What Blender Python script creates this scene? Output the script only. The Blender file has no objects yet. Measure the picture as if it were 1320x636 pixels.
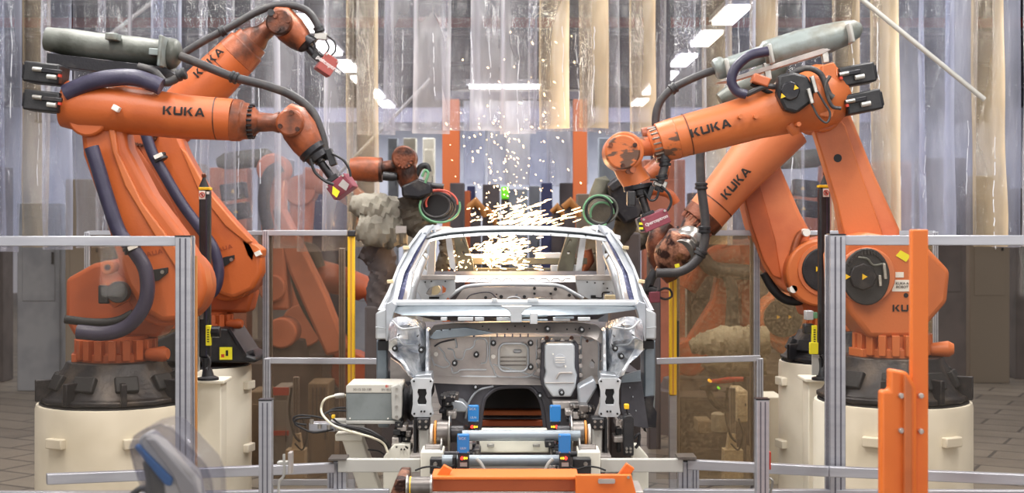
import bpy, math, random
from mathutils import Vector, Matrix
from mathutils.geometry import tessellate_polygon
R = random.Random(7)
F = 1764.0; H = 2.2; CX = 660.0; HY = 290.0
PI = math.pi
COL = bpy.context.scene.collection
def P(px, py, d): return Vector(((px-CX)/F*d, d, H+(HY-py)/F*d))
def S(px, d): return px*d/F
def lin(c):
    c = c/255.0
    return c/12.92 if c <= .04045 else ((c+.055)/1.055)**2.4
def rgb(r, g, b): return (lin(r), lin(g), lin(b), 1)

# ---------------------------------------------------------------- materials
def mat(name, col, rough=.5, metal=0, col2=None, scale=4, amt=(.45, .7), bump=0, bscale=30, emit=None, estr=0, stretch=(1, 1, 1), coat=0, detail=4, spec=.5):
    m = bpy.data.materials.new(name); m.use_nodes = True
    nt = m.node_tree; n = nt.nodes; L = nt.links
    b = n['Principled BSDF']
    b.inputs['Base Color'].default_value = col
    b.inputs['Roughness'].default_value = rough
    b.inputs['Metallic'].default_value = metal
    b.inputs['Coat Weight'].default_value = coat
    b.inputs['Specular IOR Level'].default_value = spec
    tc = n.new('ShaderNodeTexCoord'); mp = n.new('ShaderNodeMapping')
    mp.inputs['Scale'].default_value = stretch
    L.new(tc.outputs['Object'], mp.inputs['Vector'])
    if col2:
        nz = n.new('ShaderNodeTexNoise'); nz.inputs['Scale'].default_value = scale; nz.inputs['Detail'].default_value = detail
        L.new(mp.outputs[0], nz.inputs['Vector'])
        cr = n.new('ShaderNodeValToRGB')
        cr.color_ramp.elements[0].position = amt[0]; cr.color_ramp.elements[0].color = col
        cr.color_ramp.elements[1].position = amt[1]; cr.color_ramp.elements[1].color = col2
        L.new(nz.outputs['Fac'], cr.inputs['Fac']); L.new(cr.outputs['Color'], b.inputs['Base Color'])
    if bump:
        nz = n.new('ShaderNodeTexNoise'); nz.inputs['Scale'].default_value = bscale; nz.inputs['Detail'].default_value = 3
        L.new(mp.outputs[0], nz.inputs['Vector'])
        bp = n.new('ShaderNodeBump'); bp.inputs['Strength'].default_value = bump; bp.inputs['Distance'].default_value = .02
        L.new(nz.outputs['Fac'], bp.inputs['Height']); L.new(bp.outputs[0], b.inputs['Normal'])
    if emit:
        b.inputs['Emission Color'].default_value = emit; b.inputs['Emission Strength'].default_value = estr
    return m
M = {}
M['orange'] = mat('orange_paint', rgb(200, 108, 56), .42, 0, rgb(172, 86, 42), 3, (.5, .85), .06, 60)
M['orange_left'] = mat('side_shaded_orange_paint', rgb(190, 94, 42), .42, 0, rgb(160, 72, 32), 3, (.5, .85), .06, 60)  # same robot orange darkened, so the shading sits in the colour
M['orange_bright'] = mat('bright_orange_paint', rgb(232, 118, 42), .45, 0, rgb(214, 100, 34), 3, (.5, .85))
M['orange_worn'] = mat('scratched_orange_paint', rgb(198, 106, 56), .42, 0, rgb(96, 66, 50), 6, (.555, .59), .1, 40, detail=10, stretch=(1, 1, 2.2))
M['orange_dirty'] = mat('sooty_orange_paint', rgb(160, 84, 48), .38, .1, rgb(70, 42, 32), 6, (.42, .68), .15, 40, detail=9)
M['orange_red'] = mat('orange_red_paint', rgb(206, 118, 74), .42, 0, rgb(184, 92, 58), 3, (.45, .8), .05, 60)
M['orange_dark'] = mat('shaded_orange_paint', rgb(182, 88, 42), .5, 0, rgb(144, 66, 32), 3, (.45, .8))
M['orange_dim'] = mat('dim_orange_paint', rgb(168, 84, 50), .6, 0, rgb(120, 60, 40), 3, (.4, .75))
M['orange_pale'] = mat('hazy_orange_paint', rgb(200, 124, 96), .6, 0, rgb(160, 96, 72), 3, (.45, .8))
M['wrist_brown'] = mat('scorched_wrist', rgb(120, 66, 42), .4, .3, rgb(52, 32, 26), 8, (.4, .62), .3, 40)
M['wrist_rust'] = mat('scorched_copper', rgb(172, 120, 96), .35, .55, rgb(52, 30, 26), 13, (.42, .58), .4, 50)
M['black'] = mat('black_plastic', rgb(30, 30, 33), .42, 0, rgb(52, 50, 52), 12, (.4, .8), .1, 80)
M['black_metal'] = mat('black_metal', rgb(42, 41, 45), .35, .5, rgb(90, 84, 80), 10, (.5, .9), .1, 60)
M['dark'] = mat('dark_rubber', rgb(22, 21, 24), .6)
M['hose'] = mat('dark_hose', rgb(58, 56, 58), .45, 0, rgb(86, 80, 74), 10, (.5, .8), .15, 90)
M['hose_blue'] = mat('purple_black_hose', rgb(48, 44, 66), .38, 0, rgb(66, 62, 84), 8, (.4, .8), .1, 90)
M['cover_grey'] = mat('dusty_grey_cover', rgb(104, 106, 100), .42, .2, rgb(62, 64, 56), 5, (.42, .72), .12, 30)
M['cover_light'] = mat('dusty_pale_cover', rgb(138, 146, 144), .4, .2, rgb(104, 98, 84), 6, (.45, .7), .1, 30)
M['cover_brown'] = mat('olive_cover', rgb(96, 94, 80), .7, 0, rgb(70, 66, 58), 5)
M['base_metal'] = mat('cast_base', rgb(40, 38, 41), .4, .4, rgb(84, 74, 66), 6, (.48, .75), .2, 40)
M['cream'] = mat('cream_paint', rgb(232, 224, 206), .5, 0, rgb(206, 196, 174), 2.5, (.45, .85))
M['white'] = mat('white_paint', rgb(226, 222, 208), .5, 0, rgb(200, 196, 184), 5, (.5, .9))
M['alu'] = mat('anodised_aluminium', rgb(176, 176, 182), .34, .55, rgb(160, 160, 168), 3, (.4, .8), 0, 30, stretch=(1, 1, 8))
M['alu_groove'] = mat('profile_groove', rgb(92, 90, 100), .5, .4)
M['alu_mat'] = mat('matt_aluminium', rgb(186, 184, 178), .5, .25)
M['zinc'] = mat('galvanised_sheet', rgb(196, 200, 206), .3, .5, rgb(160, 166, 174), 5, (.35, .75), .1, 14)
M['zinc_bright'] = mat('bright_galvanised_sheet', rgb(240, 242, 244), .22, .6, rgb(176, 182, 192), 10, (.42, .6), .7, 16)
M['zinc_pale'] = mat('pale_sheet', rgb(206, 209, 212), .34, .4, rgb(176, 181, 186), 4, (.4, .8), .08, 16)
M['zinc_blue'] = mat('blue_grey_sheet', rgb(138, 148, 156), .28, .6, rgb(104, 114, 122), 5, (.4, .8), .1, 12)
M['zinc_warm'] = mat('warm_grey_sheet', rgb(190, 182, 176), .36, .4, rgb(148, 140, 138), 5, (.4, .8), .1, 18)
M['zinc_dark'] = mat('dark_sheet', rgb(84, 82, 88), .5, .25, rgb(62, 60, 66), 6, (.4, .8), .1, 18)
M['inner_blue'] = mat('dark_blue_seal', rgb(40, 44, 88), .5, .1, rgb(88, 94, 130), 40, (.55, .6))
M['beige_tab'] = mat('beige_tab', rgb(228, 208, 166), .6)
M['box_grey'] = mat('grey_box_paint', rgb(128, 134, 134), .5, .1, rgb(116, 122, 122), 10)
M['box_top'] = mat('pale_box_top', rgb(198, 194, 184), .5)
M['blue'] = mat('sensor_blue', rgb(36, 118, 186), .45)
M['yellow'] = mat('yellow_paint', rgb(238, 190, 28), .45)
M['yellow_tag'] = mat('yellow_tag', rgb(236, 224, 40), .5)
M['red_box'] = mat('crimson_housing', rgb(142, 66, 80), .5, 0, rgb(126, 54, 66), 10)
M['red_box2'] = mat('brick_red_housing', rgb(160, 76, 70), .55)
M['red'] = mat('red_paint', rgb(196, 60, 40), .5)
M['whiteink'] = mat('white_ink', rgb(238, 232, 230), .6)
M['ink'] = mat('black_ink', rgb(26, 20, 18), .5)
M['rust_text'] = mat('embossed_orange', rgb(150, 66, 30), .5)
M['led_red'] = mat('red_led', rgb(255, 60, 50), .4, emit=rgb(255, 50, 40), estr=3)
M['led_yel'] = mat('yellow_led', rgb(255, 200, 50), .4, emit=rgb(255, 190, 40), estr=2)
M['led_green'] = mat('green_led', rgb(120, 230, 80), .4, emit=rgb(120, 230, 60), estr=2)
M['steel'] = mat('steel', rgb(186, 182, 176), .28, .9, rgb(140, 136, 130), 8, (.4, .8), .05, 50)
M['drum'] = mat('drum_steel', rgb(120, 114, 110), .35, .8, rgb(90, 84, 80), 8)
M['ring_orange'] = mat('ochre_ring', rgb(206, 132, 52), .5)
M['tube_blue'] = mat('blue_grey_tube', rgb(142, 150, 156), .38, .35, rgb(122, 130, 138), 6)
M['grommet'] = mat('rubber_plug', rgb(24, 24, 26), .4)
M['tarp'] = mat('khaki_tarp', rgb(158, 152, 138), .7, 0, rgb(112, 106, 96), 4, (.4, .7), .9, 7)
M['tarp_dark'] = mat('dark_khaki_tarp', rgb(92, 84, 72), .8, 0, rgb(58, 52, 46), 5, (.4, .7), .9, 9)
M['green_hose'] = mat('green_hose', rgb(100, 150, 112), .4)
M['red_hose'] = mat('red_hose', rgb(190, 84, 70), .4)
M['white_hose'] = mat('pale_conduit', rgb(216, 208, 186), .5)
M['hall_dark'] = mat('dim_machine', rgb(92, 84, 84), .7, 0, rgb(62, 56, 58), 2)
M['hall_blue'] = mat('dim_blue_cabinet', rgb(60, 64, 100), .7)
M['hall_grey'] = mat('dim_grey_cabinet', rgb(150, 154, 160), .7, 0, rgb(120, 124, 134), 2)
M['hall_tan'] = mat('dim_tan_cabinet', rgb(140, 128, 112), .7)
M['lime'] = mat('lime_panel', rgb(120, 230, 50), .6, emit=rgb(110, 220, 40), estr=.3)
M['wood'] = mat('ochre_crate', rgb(190, 128, 66), .7)
M['far_orange'] = mat('orange_column_paint', rgb(222, 116, 62), .6)
M['lamp'] = mat('lamp_tube', (1, 1, 1, 1), .5, emit=(1, .97, .9, 1), estr=9)
M['sticker'] = mat('white_sticker', rgb(232, 228, 220), .5)

def glass_mat(name, col, mixv, rough=.05, haze=None, speck=False):
    """clear sheet: mostly transparent, a little tinted film and a gloss"""
    m = bpy.data.materials.new(name); m.use_nodes = True
    nt = m.node_tree; n = nt.nodes; L = nt.links; n.clear()
    out = n.new('ShaderNodeOutputMaterial')
    tr = n.new('ShaderNodeBsdfTransparent'); tr.inputs[0].default_value = col
    df = n.new('ShaderNodeBsdfDiffuse'); df.inputs[0].default_value = haze or rgb(200, 190, 170)
    gl = n.new('ShaderNodeBsdfGlossy'); gl.inputs['Roughness'].default_value = rough; gl.inputs[0].default_value = (1, 1, 1, 1)
    a = n.new('ShaderNodeMixShader'); b = n.new('ShaderNodeMixShader')
    fr = n.new('ShaderNodeFresnel'); fr.inputs[0].default_value = 1.45
    a.inputs[0].default_value = mixv
    if speck:
        tc = n.new('ShaderNodeTexCoord'); nz = n.new('ShaderNodeTexNoise'); nz.inputs['Scale'].default_value = 45; nz.inputs['Detail'].default_value = 6
        mr = n.new('ShaderNodeMapRange'); mr.inputs[1].default_value = .42; mr.inputs[2].default_value = .68; mr.inputs[3].default_value = mixv*.7; mr.inputs[4].default_value = mixv*1.8
        L.new(tc.outputs['Object'], nz.inputs[0]); L.new(nz.outputs[0], mr.inputs[0]); L.new(mr.outputs[0], a.inputs[0])
    L.new(tr.outputs[0], a.inputs[1]); L.new(df.outputs[0], a.inputs[2])
    mu = n.new('ShaderNodeMath'); mu.operation = 'MULTIPLY'; mu.inputs[1].default_value = .07; L.new(fr.outputs[0], mu.inputs[0])
    L.new(mu.outputs[0], b.inputs[0]); L.new(a.outputs[0], b.inputs[1]); L.new(gl.outputs[0], b.inputs[2])
    L.new(b.outputs[0], out.inputs[0])
    return m
M['glass'] = glass_mat('tinted_glazing', rgb(226, 216, 204), .10, .04, rgb(160, 146, 132))
M['glass_clear'] = glass_mat('clear_glazing', rgb(247, 244, 240), .025, .03, rgb(180, 170, 160))
M['glass_dusty'] = glass_mat('dusty_glazing', rgb(236, 228, 212), .15, .08, rgb(206, 184, 152), True)
M['clear'] = glass_mat('clear_cover', rgb(232, 232, 236), .07, .12, rgb(178, 176, 180))

def strip_mat(name, tint, haze):
    """clear PVC strip; the point attribute 'haze' says how milky it is"""
    m = bpy.data.materials.new(name); m.use_nodes = True
    nt = m.node_tree; n = nt.nodes; L = nt.links; n.clear()
    out = n.new('ShaderNodeOutputMaterial')
    tr = n.new('ShaderNodeBsdfTransparent'); tr.inputs[0].default_value = tint
    df = n.new('ShaderNodeBsdfDiffuse'); df.inputs[0].default_value = haze
    tl = n.new('ShaderNodeBsdfTranslucent'); tl.inputs[0].default_value = haze
    gl = n.new('ShaderNodeBsdfGlossy'); gl.inputs['Roughness'].default_value = .06
    mdt = n.new('ShaderNodeMixShader'); mdt.inputs[0].default_value = .35
    L.new(df.outputs[0], mdt.inputs[1]); L.new(tl.outputs[0], mdt.inputs[2])
    at = n.new('ShaderNodeAttribute'); at.attribute_name = 'haze'
    tc = n.new('ShaderNodeTexCoord'); mp = n.new('ShaderNodeMapping'); mp.inputs['Scale'].default_value = (2.5, 2.5, .8)
    L.new(tc.outputs['Object'], mp.inputs[0])
    nz = n.new('ShaderNodeTexNoise'); nz.inputs['Scale'].default_value = 1; nz.inputs['Detail'].default_value = 3
    L.new(mp.outputs[0], nz.inputs[0])
    mr = n.new('ShaderNodeMapRange'); mr.inputs[1].default_value = .35; mr.inputs[2].default_value = .68; mr.inputs[3].default_value = .7; mr.inputs[4].default_value = 1.35
    L.new(nz.outputs[0], mr.inputs[0])
    mu = n.new('ShaderNodeMath'); mu.operation = 'MULTIPLY'; mu.use_clamp = True; L.new(mr.outputs[0], mu.inputs[0]); L.new(at.outputs['Fac'], mu.inputs[1])
    a = n.new('ShaderNodeMixShader'); L.new(mu.outputs[0], a.inputs[0]); L.new(tr.outputs[0], a.inputs[1]); L.new(mdt.outputs[0], a.inputs[2])
    mp2 = n.new('ShaderNodeMapping'); mp2.inputs['Scale'].default_value = (8, 8, 1.6)
    L.new(tc.outputs['Object'], mp2.inputs[0])
    nb = n.new('ShaderNodeTexNoise'); nb.inputs['Scale'].default_value = 1.4; nb.inputs['Detail'].default_value = 5
    L.new(mp2.outputs[0], nb.inputs[0])
    bp = n.new('ShaderNodeBump'); bp.inputs['Strength'].default_value = 1; bp.inputs['Distance'].default_value = .09
    L.new(nb.outputs[0], bp.inputs['Height']); L.new(bp.outputs[0], gl.inputs['Normal'])
    b = n.new('ShaderNodeMixShader'); b.inputs[0].default_value = .09
    L.new(a.outputs[0], b.inputs[1]); L.new(gl.outputs[0], b.inputs[2]); L.new(b.outputs[0], out.inputs[0])
    return m
M['strip_cool'] = strip_mat('clear_strip', rgb(230, 230, 238), rgb(218, 216, 222))
M['strip_warm'] = strip_mat('yellowed_strip', rgb(234, 228, 216), rgb(252, 226, 186))
M['strip_blue'] = strip_mat('bluish_strip', rgb(220, 224, 240), rgb(210, 213, 232))
M['highlight_streak'] = mat('white_highlight_streak', rgb(240, 242, 250), .18, .3)  # white tubes shaped like creases, standing in for glossy highlights on the strips

# ---------------------------------------------------------------- mesh builder
class MB:
    def __init__(s): s.v = []; s.f = []
    def add(s, vs, fs):
        o = len(s.v); s.v += [Vector(x) for x in vs]; s.f += [tuple(i+o for i in f) for f in fs]; return s
    def box(s, a, b):
        x0, y0, z0 = a; x1, y1, z1 = b
        return s.add([(x0,y0,z0),(x1,y0,z0),(x1,y1,z0),(x0,y1,z0),(x0,y0,z1),(x1,y0,z1),(x1,y1,z1),(x0,y1,z1)],
                     [(3,2,1,0),(4,5,6,7),(0,1,5,4),(1,2,6,5),(2,3,7,6),(3,0,4,7)])
    def pbox(s, x0, y0, x1, y1, d0, d1):
        a = P(x0, y1, d0); b = P(x1, y0, d0)
        return s.box((a.x, d0, a.z), (b.x, d1, b.z))
    def prism(s, pts, d0, d1, holes=(), taper=None):
        """outline in frame coordinates measured at depth d0, solid back to depth d1"""
        loops = [[P(x, y, d0) for x, y in lp] for lp in [pts, *holes]]
        flat = [p for lp in loops for p in lp]; n = len(flat)
        if holes: tris = [tuple(t) for t in tessellate_polygon([[Vector((p.x, p.z, 0)) for p in lp] for lp in loops])]
        else: tris = [tuple(range(n))]
        vs = [(p.x, d0, p.z) for p in flat] + [(p.x, d1, p.z) for p in flat]
        def area(t): return sum(flat[t[i]].x*flat[t[(i+1)%len(t)]].z-flat[t[(i+1)%len(t)]].x*flat[t[i]].z for i in range(len(t)))
        fs = []
        for t in tris:
            t = t if area(t) > 0 else t[::-1]
            fs.append(t); fs.append(tuple(i+n for i in reversed(t)))
        k = 0
        for j, lp in enumerate(loops):
            m = len(lp); ids = list(range(k, k+m))
            ccw = area(ids) > 0
            if (j == 0) != ccw: ids = ids[::-1]
            for i in range(m):
                a, b = ids[i], ids[(i+1) % m]
                fs.append((b, a, a+n, b+n))
            k += m
        return s.add(vs, fs)
    def loft(s, pts, seg=16, cap=True):
        """pts: [(Vector, radius)...] round sections along a spine"""
        n = len(pts); ps = [Vector(p) for p, r in pts]
        T = []
        for i in range(n):
            a = ps[max(i-1, 0)]; b = ps[min(i+1, n-1)]; t = b-a
            if t.length < 1e-9: t = Vector((0, 0, 1))
            T.append(t.normalized())
        u = T[0].orthogonal().normalized(); vs = []
        for i in range(n):
            u = (u-T[i]*u.dot(T[i]))
            u = u.normalized() if u.length > 1e-6 else T[i].orthogonal().normalized()
            w = T[i].cross(u)
            for k in range(seg):
                a = 2*PI*k/seg; vs.append(ps[i]+(u*math.cos(a)+w*math.sin(a))*pts[i][1])
        fs = []
        for i in range(n-1):
            for k in range(seg):
                k2 = (k+1) % seg
                fs.append((i*seg+k, i*seg+k2, (i+1)*seg+k2, (i+1)*seg+k))
        if cap: fs += [tuple(reversed(range(seg))), tuple((n-1)*seg+k for k in range(seg))]
        return s.add(vs, fs)
    def ploft(s, pts, d=None, seg=18):
        """pts: (px, py, radius_px[, depth])"""
        return s.loft([(P(p[0], p[1], p[3] if len(p) > 3 else d), S(p[2], p[3] if len(p) > 3 else d)) for p in pts], seg)
    def tube(s, pts, r, seg=10, res=6):
        ps = [Vector(p) for p in pts]
        if len(ps) > 2:
            q = []; e = [ps[0]*2-ps[1]]+ps+[ps[-1]*2-ps[-2]]
            for i in range(1, len(e)-2):
                for k in range(res):
                    t = k/res; a, b, c, dd = e[i-1], e[i], e[i+1], e[i+2]
                    q.append(.5*((2*b)+(c-a)*t+(2*a-5*b+4*c-dd)*t*t+(3*b-a-3*c+dd)*t**3))
            q.append(ps[-1]); ps = q
        return s.loft([(p, r) for p in ps], seg)
    def ptube(s, pts, rpx, d=None, seg=10, res=6):
        dd = d or pts[0][2]
        return s.tube([P(p[0], p[1], p[2] if len(p) > 2 else d) for p in pts], S(rpx, dd), seg, res)
    def cyl(s, a, b, r0, r1=None, seg=20): return s.loft([(a, r0), (b, r0 if r1 is None else r1)], seg)
    def disc(s, px, py, r, d0, d1, seg=28, r1=None):
        c = P(px, py, d0)
        return s.loft([(c, S(r, d0)), (Vector((c.x, d1, c.z)), S(r if r1 is None else r1, d0))], seg)
    def lathe(s, prof, seg=28):
        """prof: [(z, r)...] about the vertical axis through the point s.c"""
        return s.loft([(Vector((s.c[0], s.c[1], z)), max(r, 1e-4)) for z, r in prof], seg)
    def rbox(s, c, w, h, t, ang, yaw=0, tilt=0):
        m = Matrix.Rotation(yaw, 3, 'Z') @ Matrix.Rotation(tilt, 3, 'X') @ Matrix.Rotation(-ang, 3, 'Y')
        q = MB().box((-w/2, -t/2, -h/2), (w/2, t/2, h/2))
        return s.add([Vector(c)+m @ x for x in q.v], q.f)
    def prbox(s, px, py, w, h, d, t, deg, yaw=0):
        """box centred at the frame point, w x h in px, t metres thick, turned deg counter-clockwise"""
        return s.rbox(P(px, py, d), S(w, d), S(h, d), t, math.radians(deg), math.radians(yaw))
    def build(s, name, m, parent=None, bevel=0, seg=2, sharp=38, off=None, smooth=True):
        me = bpy.data.meshes.new(name)
        o = bpy.data.objects.new(name, me); COL.objects.link(o)
        if parent is not None:
            off = OFF[parent.name]; o.parent = parent
        elif off is None:
            lo = Vector((min(v.x for v in s.v), min(v.y for v in s.v), min(v.z for v in s.v)))
            hi = Vector((max(v.x for v in s.v), max(v.y for v in s.v), max(v.z for v in s.v)))
            off = Vector(((lo.x+hi.x)/2, (lo.y+hi.y)/2, lo.z)); o.location = off
        else: o.location = off
        OFF[o.name] = off
        me.from_pydata([v-off for v in s.v], [], s.f); me.update()
        me.materials.append(M[m] if isinstance(m, str) else m)
        if smooth:
            for p in me.polygons: p.use_smooth = True
            me.set_sharp_from_angle(angle=math.radians(sharp))
        if bevel:
            b = o.modifiers.new('edge', 'BEVEL'); b.width = bevel; b.segments = seg; b.limit_method = 'ANGLE'; b.angle_limit = math.radians(35); b.harden_normals = False
        return o
OFF = {}
def thing(name, label, cat, loc, group=None):
    o = bpy.data.objects.new(name, None); COL.objects.link(o)
    o.empty_display_size = .1; o.location = loc; OFF[o.name] = Vector(loc)
    o['label'] = label; o['category'] = cat
    if group: o['group'] = group
    return o
def tag(o, label, cat, group=None, kind=None):
    o['label'] = label; o['category'] = cat
    if group: o['group'] = group
    if kind: o['kind'] = kind
    return o
def struct(o): o['kind'] = 'structure'; return o
def text_mesh(name, body, size, origin, rot, m, parent, extrude=.001, bold=0):
    cu = bpy.data.curves.new('tmp_text', 'FONT'); cu.body = body; cu.size = size; cu.extrude = extrude; cu.offset = bold
    cu.align_x = 'CENTER'; cu.align_y = 'CENTER'
    t = bpy.data.objects.new('tmp_text', cu); COL.objects.link(t)
    bpy.context.view_layer.update()
    me0 = bpy.data.meshes.new_from_object(t.evaluated_get(bpy.context.evaluated_depsgraph_get()))
    b = MB(); b.add([Vector(origin)+rot @ v.co for v in me0.vertices], [tuple(p.vertices) for p in me0.polygons])
    bpy.data.objects.remove(t); bpy.data.curves.remove(cu); bpy.data.meshes.remove(me0)
    return b.build(name, m, parent, smooth=False)
FRONT = Matrix.Rotation(PI/2, 3, 'X')      # text plane facing the camera side (-Y)
# extended bold capitals, as quads in a 1-high box
GL = {'K': (1.1, [[(0,0),(.27,0),(.27,1),(0,1)], [(.27,.42),(.5,.42),(1.06,1),(.72,1)], [(.36,.55),(.6,.66),(1.1,0),(.74,0)]]),
      'U': (1.08, [[(0,.2),(.26,.2),(.26,1),(0,1)], [(.82,.2),(1.08,.2),(1.08,1),(.82,1)], [(.12,0),(.96,0),(1.08,.2),(0,.2)], [(.2,.2),(.88,.2),(.8,.26),(.28,.26)]]),
      'A': (1.2, [[(0,0),(.3,0),(.72,1),(.46,1)], [(.9,0),(1.2,0),(.74,1),(.5,1)], [(.3,.2),(.9,.2),(.82,.4),(.38,.4)]])}
def logo(word, axis_pt, direction, rad, height, parent, m='ink', lift=.004, name='lettering'):
    """letters wrapped on the camera side of a round arm. axis_pt: point on the arm's axis at the word's middle"""
    d = Vector(direction).normalized(); y = Vector((0, -1, 0)); y = (y-d*y.dot(d)).normalized(); up = d.cross(y)*-1
    if up.z < 0: up = -up
    W = sum(GL[c][0] for c in word)+.16*(len(word)-1); u0 = -W/2; b = MB(); n = 5
    for c in word:
        w, quads = GL[c]
        for q in quads:
            a, bb, cc, dd = [Vector((x, z)) for x, z in q]; vs = []
            for i in range(n+1):
                for k in range(n+1):
                    p = (a.lerp(bb, k/n)).lerp(dd.lerp(cc, k/n), i/n)
                    uu = (p.x+u0)*height; vv = (p.y-.5)*height
                    if rad: pt = Vector(axis_pt)+d*uu+(up*math.sin(vv/rad)+y*math.cos(vv/rad))*(rad+lift)
                    else: pt = Vector(axis_pt)+d*uu+up*vv+y*lift
                    vs.append(pt)
            b.add(vs, [(i*(n+1)+k, i*(n+1)+k+1, (i+1)*(n+1)+k+1, (i+1)*(n+1)+k) for i in range(n) for k in range(n)])
        u0 += w+.16
    return b.build(name, m, parent, smooth=False)
def rrect(x0, y0, x1, y1, r, n=4):
    out = []
    for cx, cy, a0 in ((x1-r, y0+r, -90), (x1-r, y1-r, 0), (x0+r, y1-r, 90), (x0+r, y0+r, 180)):
        for k in range(n+1):
            a = math.radians(a0+90*k/n); out.append((cx+r*math.cos(a), cy+r*math.sin(a)))
    return out
def circ(cx, cy, r, n=20, ry=None): return [(cx+r*math.cos(2*PI*k/n), cy+(ry or r)*math.sin(2*PI*k/n)) for k in range(n)]
# ================================================================ the setting
def floor_mat():
    m = bpy.data.materials.new('floor_slabs'); m.use_nodes = True
    nt = m.node_tree; n = nt.nodes; L = nt.links; b = n['Principled BSDF']
    tc = n.new('ShaderNodeTexCoord'); mp = n.new('ShaderNodeMapping'); mp.inputs['Rotation'].default_value = (0, 0, .5)
    br = n.new('ShaderNodeTexBrick'); br.inputs['Scale'].default_value = 1.0
    br.inputs['Brick Width'].default_value = .9; br.inputs['Row Height'].default_value = .45; br.inputs['Mortar Size'].default_value = .018
    br.inputs['Color1'].default_value = rgb(150, 140, 126); br.inputs['Color2'].default_value = rgb(134, 124, 112); br.inputs['Mortar'].default_value = rgb(84, 76, 70)
    L.new(tc.outputs['Object'], mp.inputs[0]); L.new(mp.outputs[0], br.inputs['Vector'])
    nz = n.new('ShaderNodeTexNoise'); nz.inputs['Scale'].default_value = 2.2; nz.inputs['Detail'].default_value = 5
    L.new(tc.outputs['Object'], nz.inputs[0])
    mx = n.new('ShaderNodeMix'); mx.data_type = 'RGBA'; mx.blend_type = 'MULTIPLY'; mx.inputs[0].default_value = .5
    L.new(br.outputs[0], mx.inputs[6]); L.new(nz.outputs[0], mx.inputs[7]); L.new(mx.outputs[2], b.inputs['Base Color'])
    b.inputs['Roughness'].default_value = .45
    return m
M['floor'] = floor_mat()
M['ceil'] = mat('dim_corrugated_ceiling', rgb(150, 150, 162), .8, 0, rgb(126, 126, 140), 1.5, stretch=(1, 6, 1))
M['beam'] = mat('dark_steel_beam', rgb(92, 90, 102), .7)
M['redpipe'] = mat('red_pipe', rgb(150, 70, 66), .6)
M['wall'] = mat('hall_wall_paint', rgb(206, 206, 214), .8, 0, rgb(170, 174, 190), .6)
CEIL = 6.2
struct(MB().box((-16, -6, -.1), (16, 52, 0)).build('floor', 'floor', off=Vector((0, 0, 0))))
struct(MB().box((-16, 15, CEIL), (16, 52, CEIL+.15)).build('ceiling', 'ceil', off=Vector((0, 0, 0))))
struct(MB().box((-16, 52, 0), (16, 52.2, CEIL)).build('wall_back', 'wall', off=Vector((0, 0, 0))))
struct(MB().box((-16.2, 10, 0), (-16, 52, CEIL)).build('wall_left', 'wall', off=Vector((0, 0, 0))))
struct(MB().box((16, 10, 0), (16.2, 52, CEIL)).build('wall_right', 'wall', off=Vector((0, 0, 0))))
k = 0
for y in (20, 24.5, 29, 34, 40, 46):                    # roof beams, I section
    b = MB().box((-16, y-.15, CEIL-.06), (16, y+.15, CEIL)); b.box((-16, y-.02, CEIL-.5), (16, y+.02, CEIL-.06)); b.box((-16, y-.15, CEIL-.56), (16, y+.15, CEIL-.5))
    k += 1; o = struct(b.build('trim_%d' % k, 'beam'))
    if y == 24.5: tag(MB().cyl((-16, y-.3, CEIL-.42), (16, y-.3, CEIL-.42), .09, seg=12).build('ceiling_pipe', 'redpipe'), 'long red pipe running under a dark roof beam', 'pipe')
for px, d, w, z1, m, lab in ((748, 21, .21, P(0, 128, 21).z, 'far_orange', 'orange steel column behind the sparks, beyond the strip curtain'),
                        (581, 21, .26, P(0, 128, 21).z, 'far_orange', 'orange steel column behind the coiled hoses of the dark spot welder'),
                        (470, 26, .3, CEIL, 'beam', 'dark steel column seen through the strips above the tarp-wrapped machine'),
                        (853, 24, .32, CEIL, 'beam', 'dark steel column seen through the strips above the raised hose of the pale cover')):
    x = P(px, 0, d).x; b = MB(); b.box((x-w/2, d, 0), (x+w/2, d+.03, z1)); b.box((x-w/2, d+w, 0), (x+w/2, d+w+.03, z1)); b.box((x-.02, d+.03, 0), (x+.02, d+w, z1))
    tag(b.build('steel_column', m), lab, 'column')

tag(MB().pbox(560, 118, 770, 128, 21, 21.25).build('gantry_beam', 'beam'), 'dark cross beam resting on the two orange columns behind the sparks', 'beam')
# ceiling lamps
def lamp(x, y, lx, ly, label, group=None, z=CEIL-.62, e='lamp'):
    t = thing('ceiling_lamp', label, 'ceiling lamp', (x, y, z), group)
    MB().box((x-lx/2-.05, y-ly/2-.05, z+.06), (x+lx/2+.05, y+ly/2+.05, z+.14)).build('housing', 'wall', t)
    MB().box((x-lx/2, y-ly/2, z), (x+lx/2, y+ly/2, z+.06)).build('tube', e, t)
    for sx in (-1, 1): MB().cyl((x+sx*lx*.35, y, z+.14), (x+sx*lx*.35, y, CEIL), .012, seg=6).build('hanger', 'beam', t)
LZ = 5.45
for side, ys in ((-1, (22.3, 25.4, 28.3, 31.2, 34.3, 37.2)), (1, (21.4, 24.1, 27.3, 30.3, 33.4, 36.6))):
    for y in ys:
        lamp(side*3.42, y, .32, 1.7, 'bright ceiling lamp in the receding row above the '+('tarp-wrapped machine' if side < 0 else 'wrist of the hexagonal-motor robot'),
             'ceiling lamps in the row over the '+('tarp-wrapped machine' if side < 0 else 'hexagonal-motor robot'), z=LZ)
lamp(-.13, 23.4, 1.2, .2, 'long tube lamp hanging crosswise above the far curtain', z=P(0, 114, 23.4).z)

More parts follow.
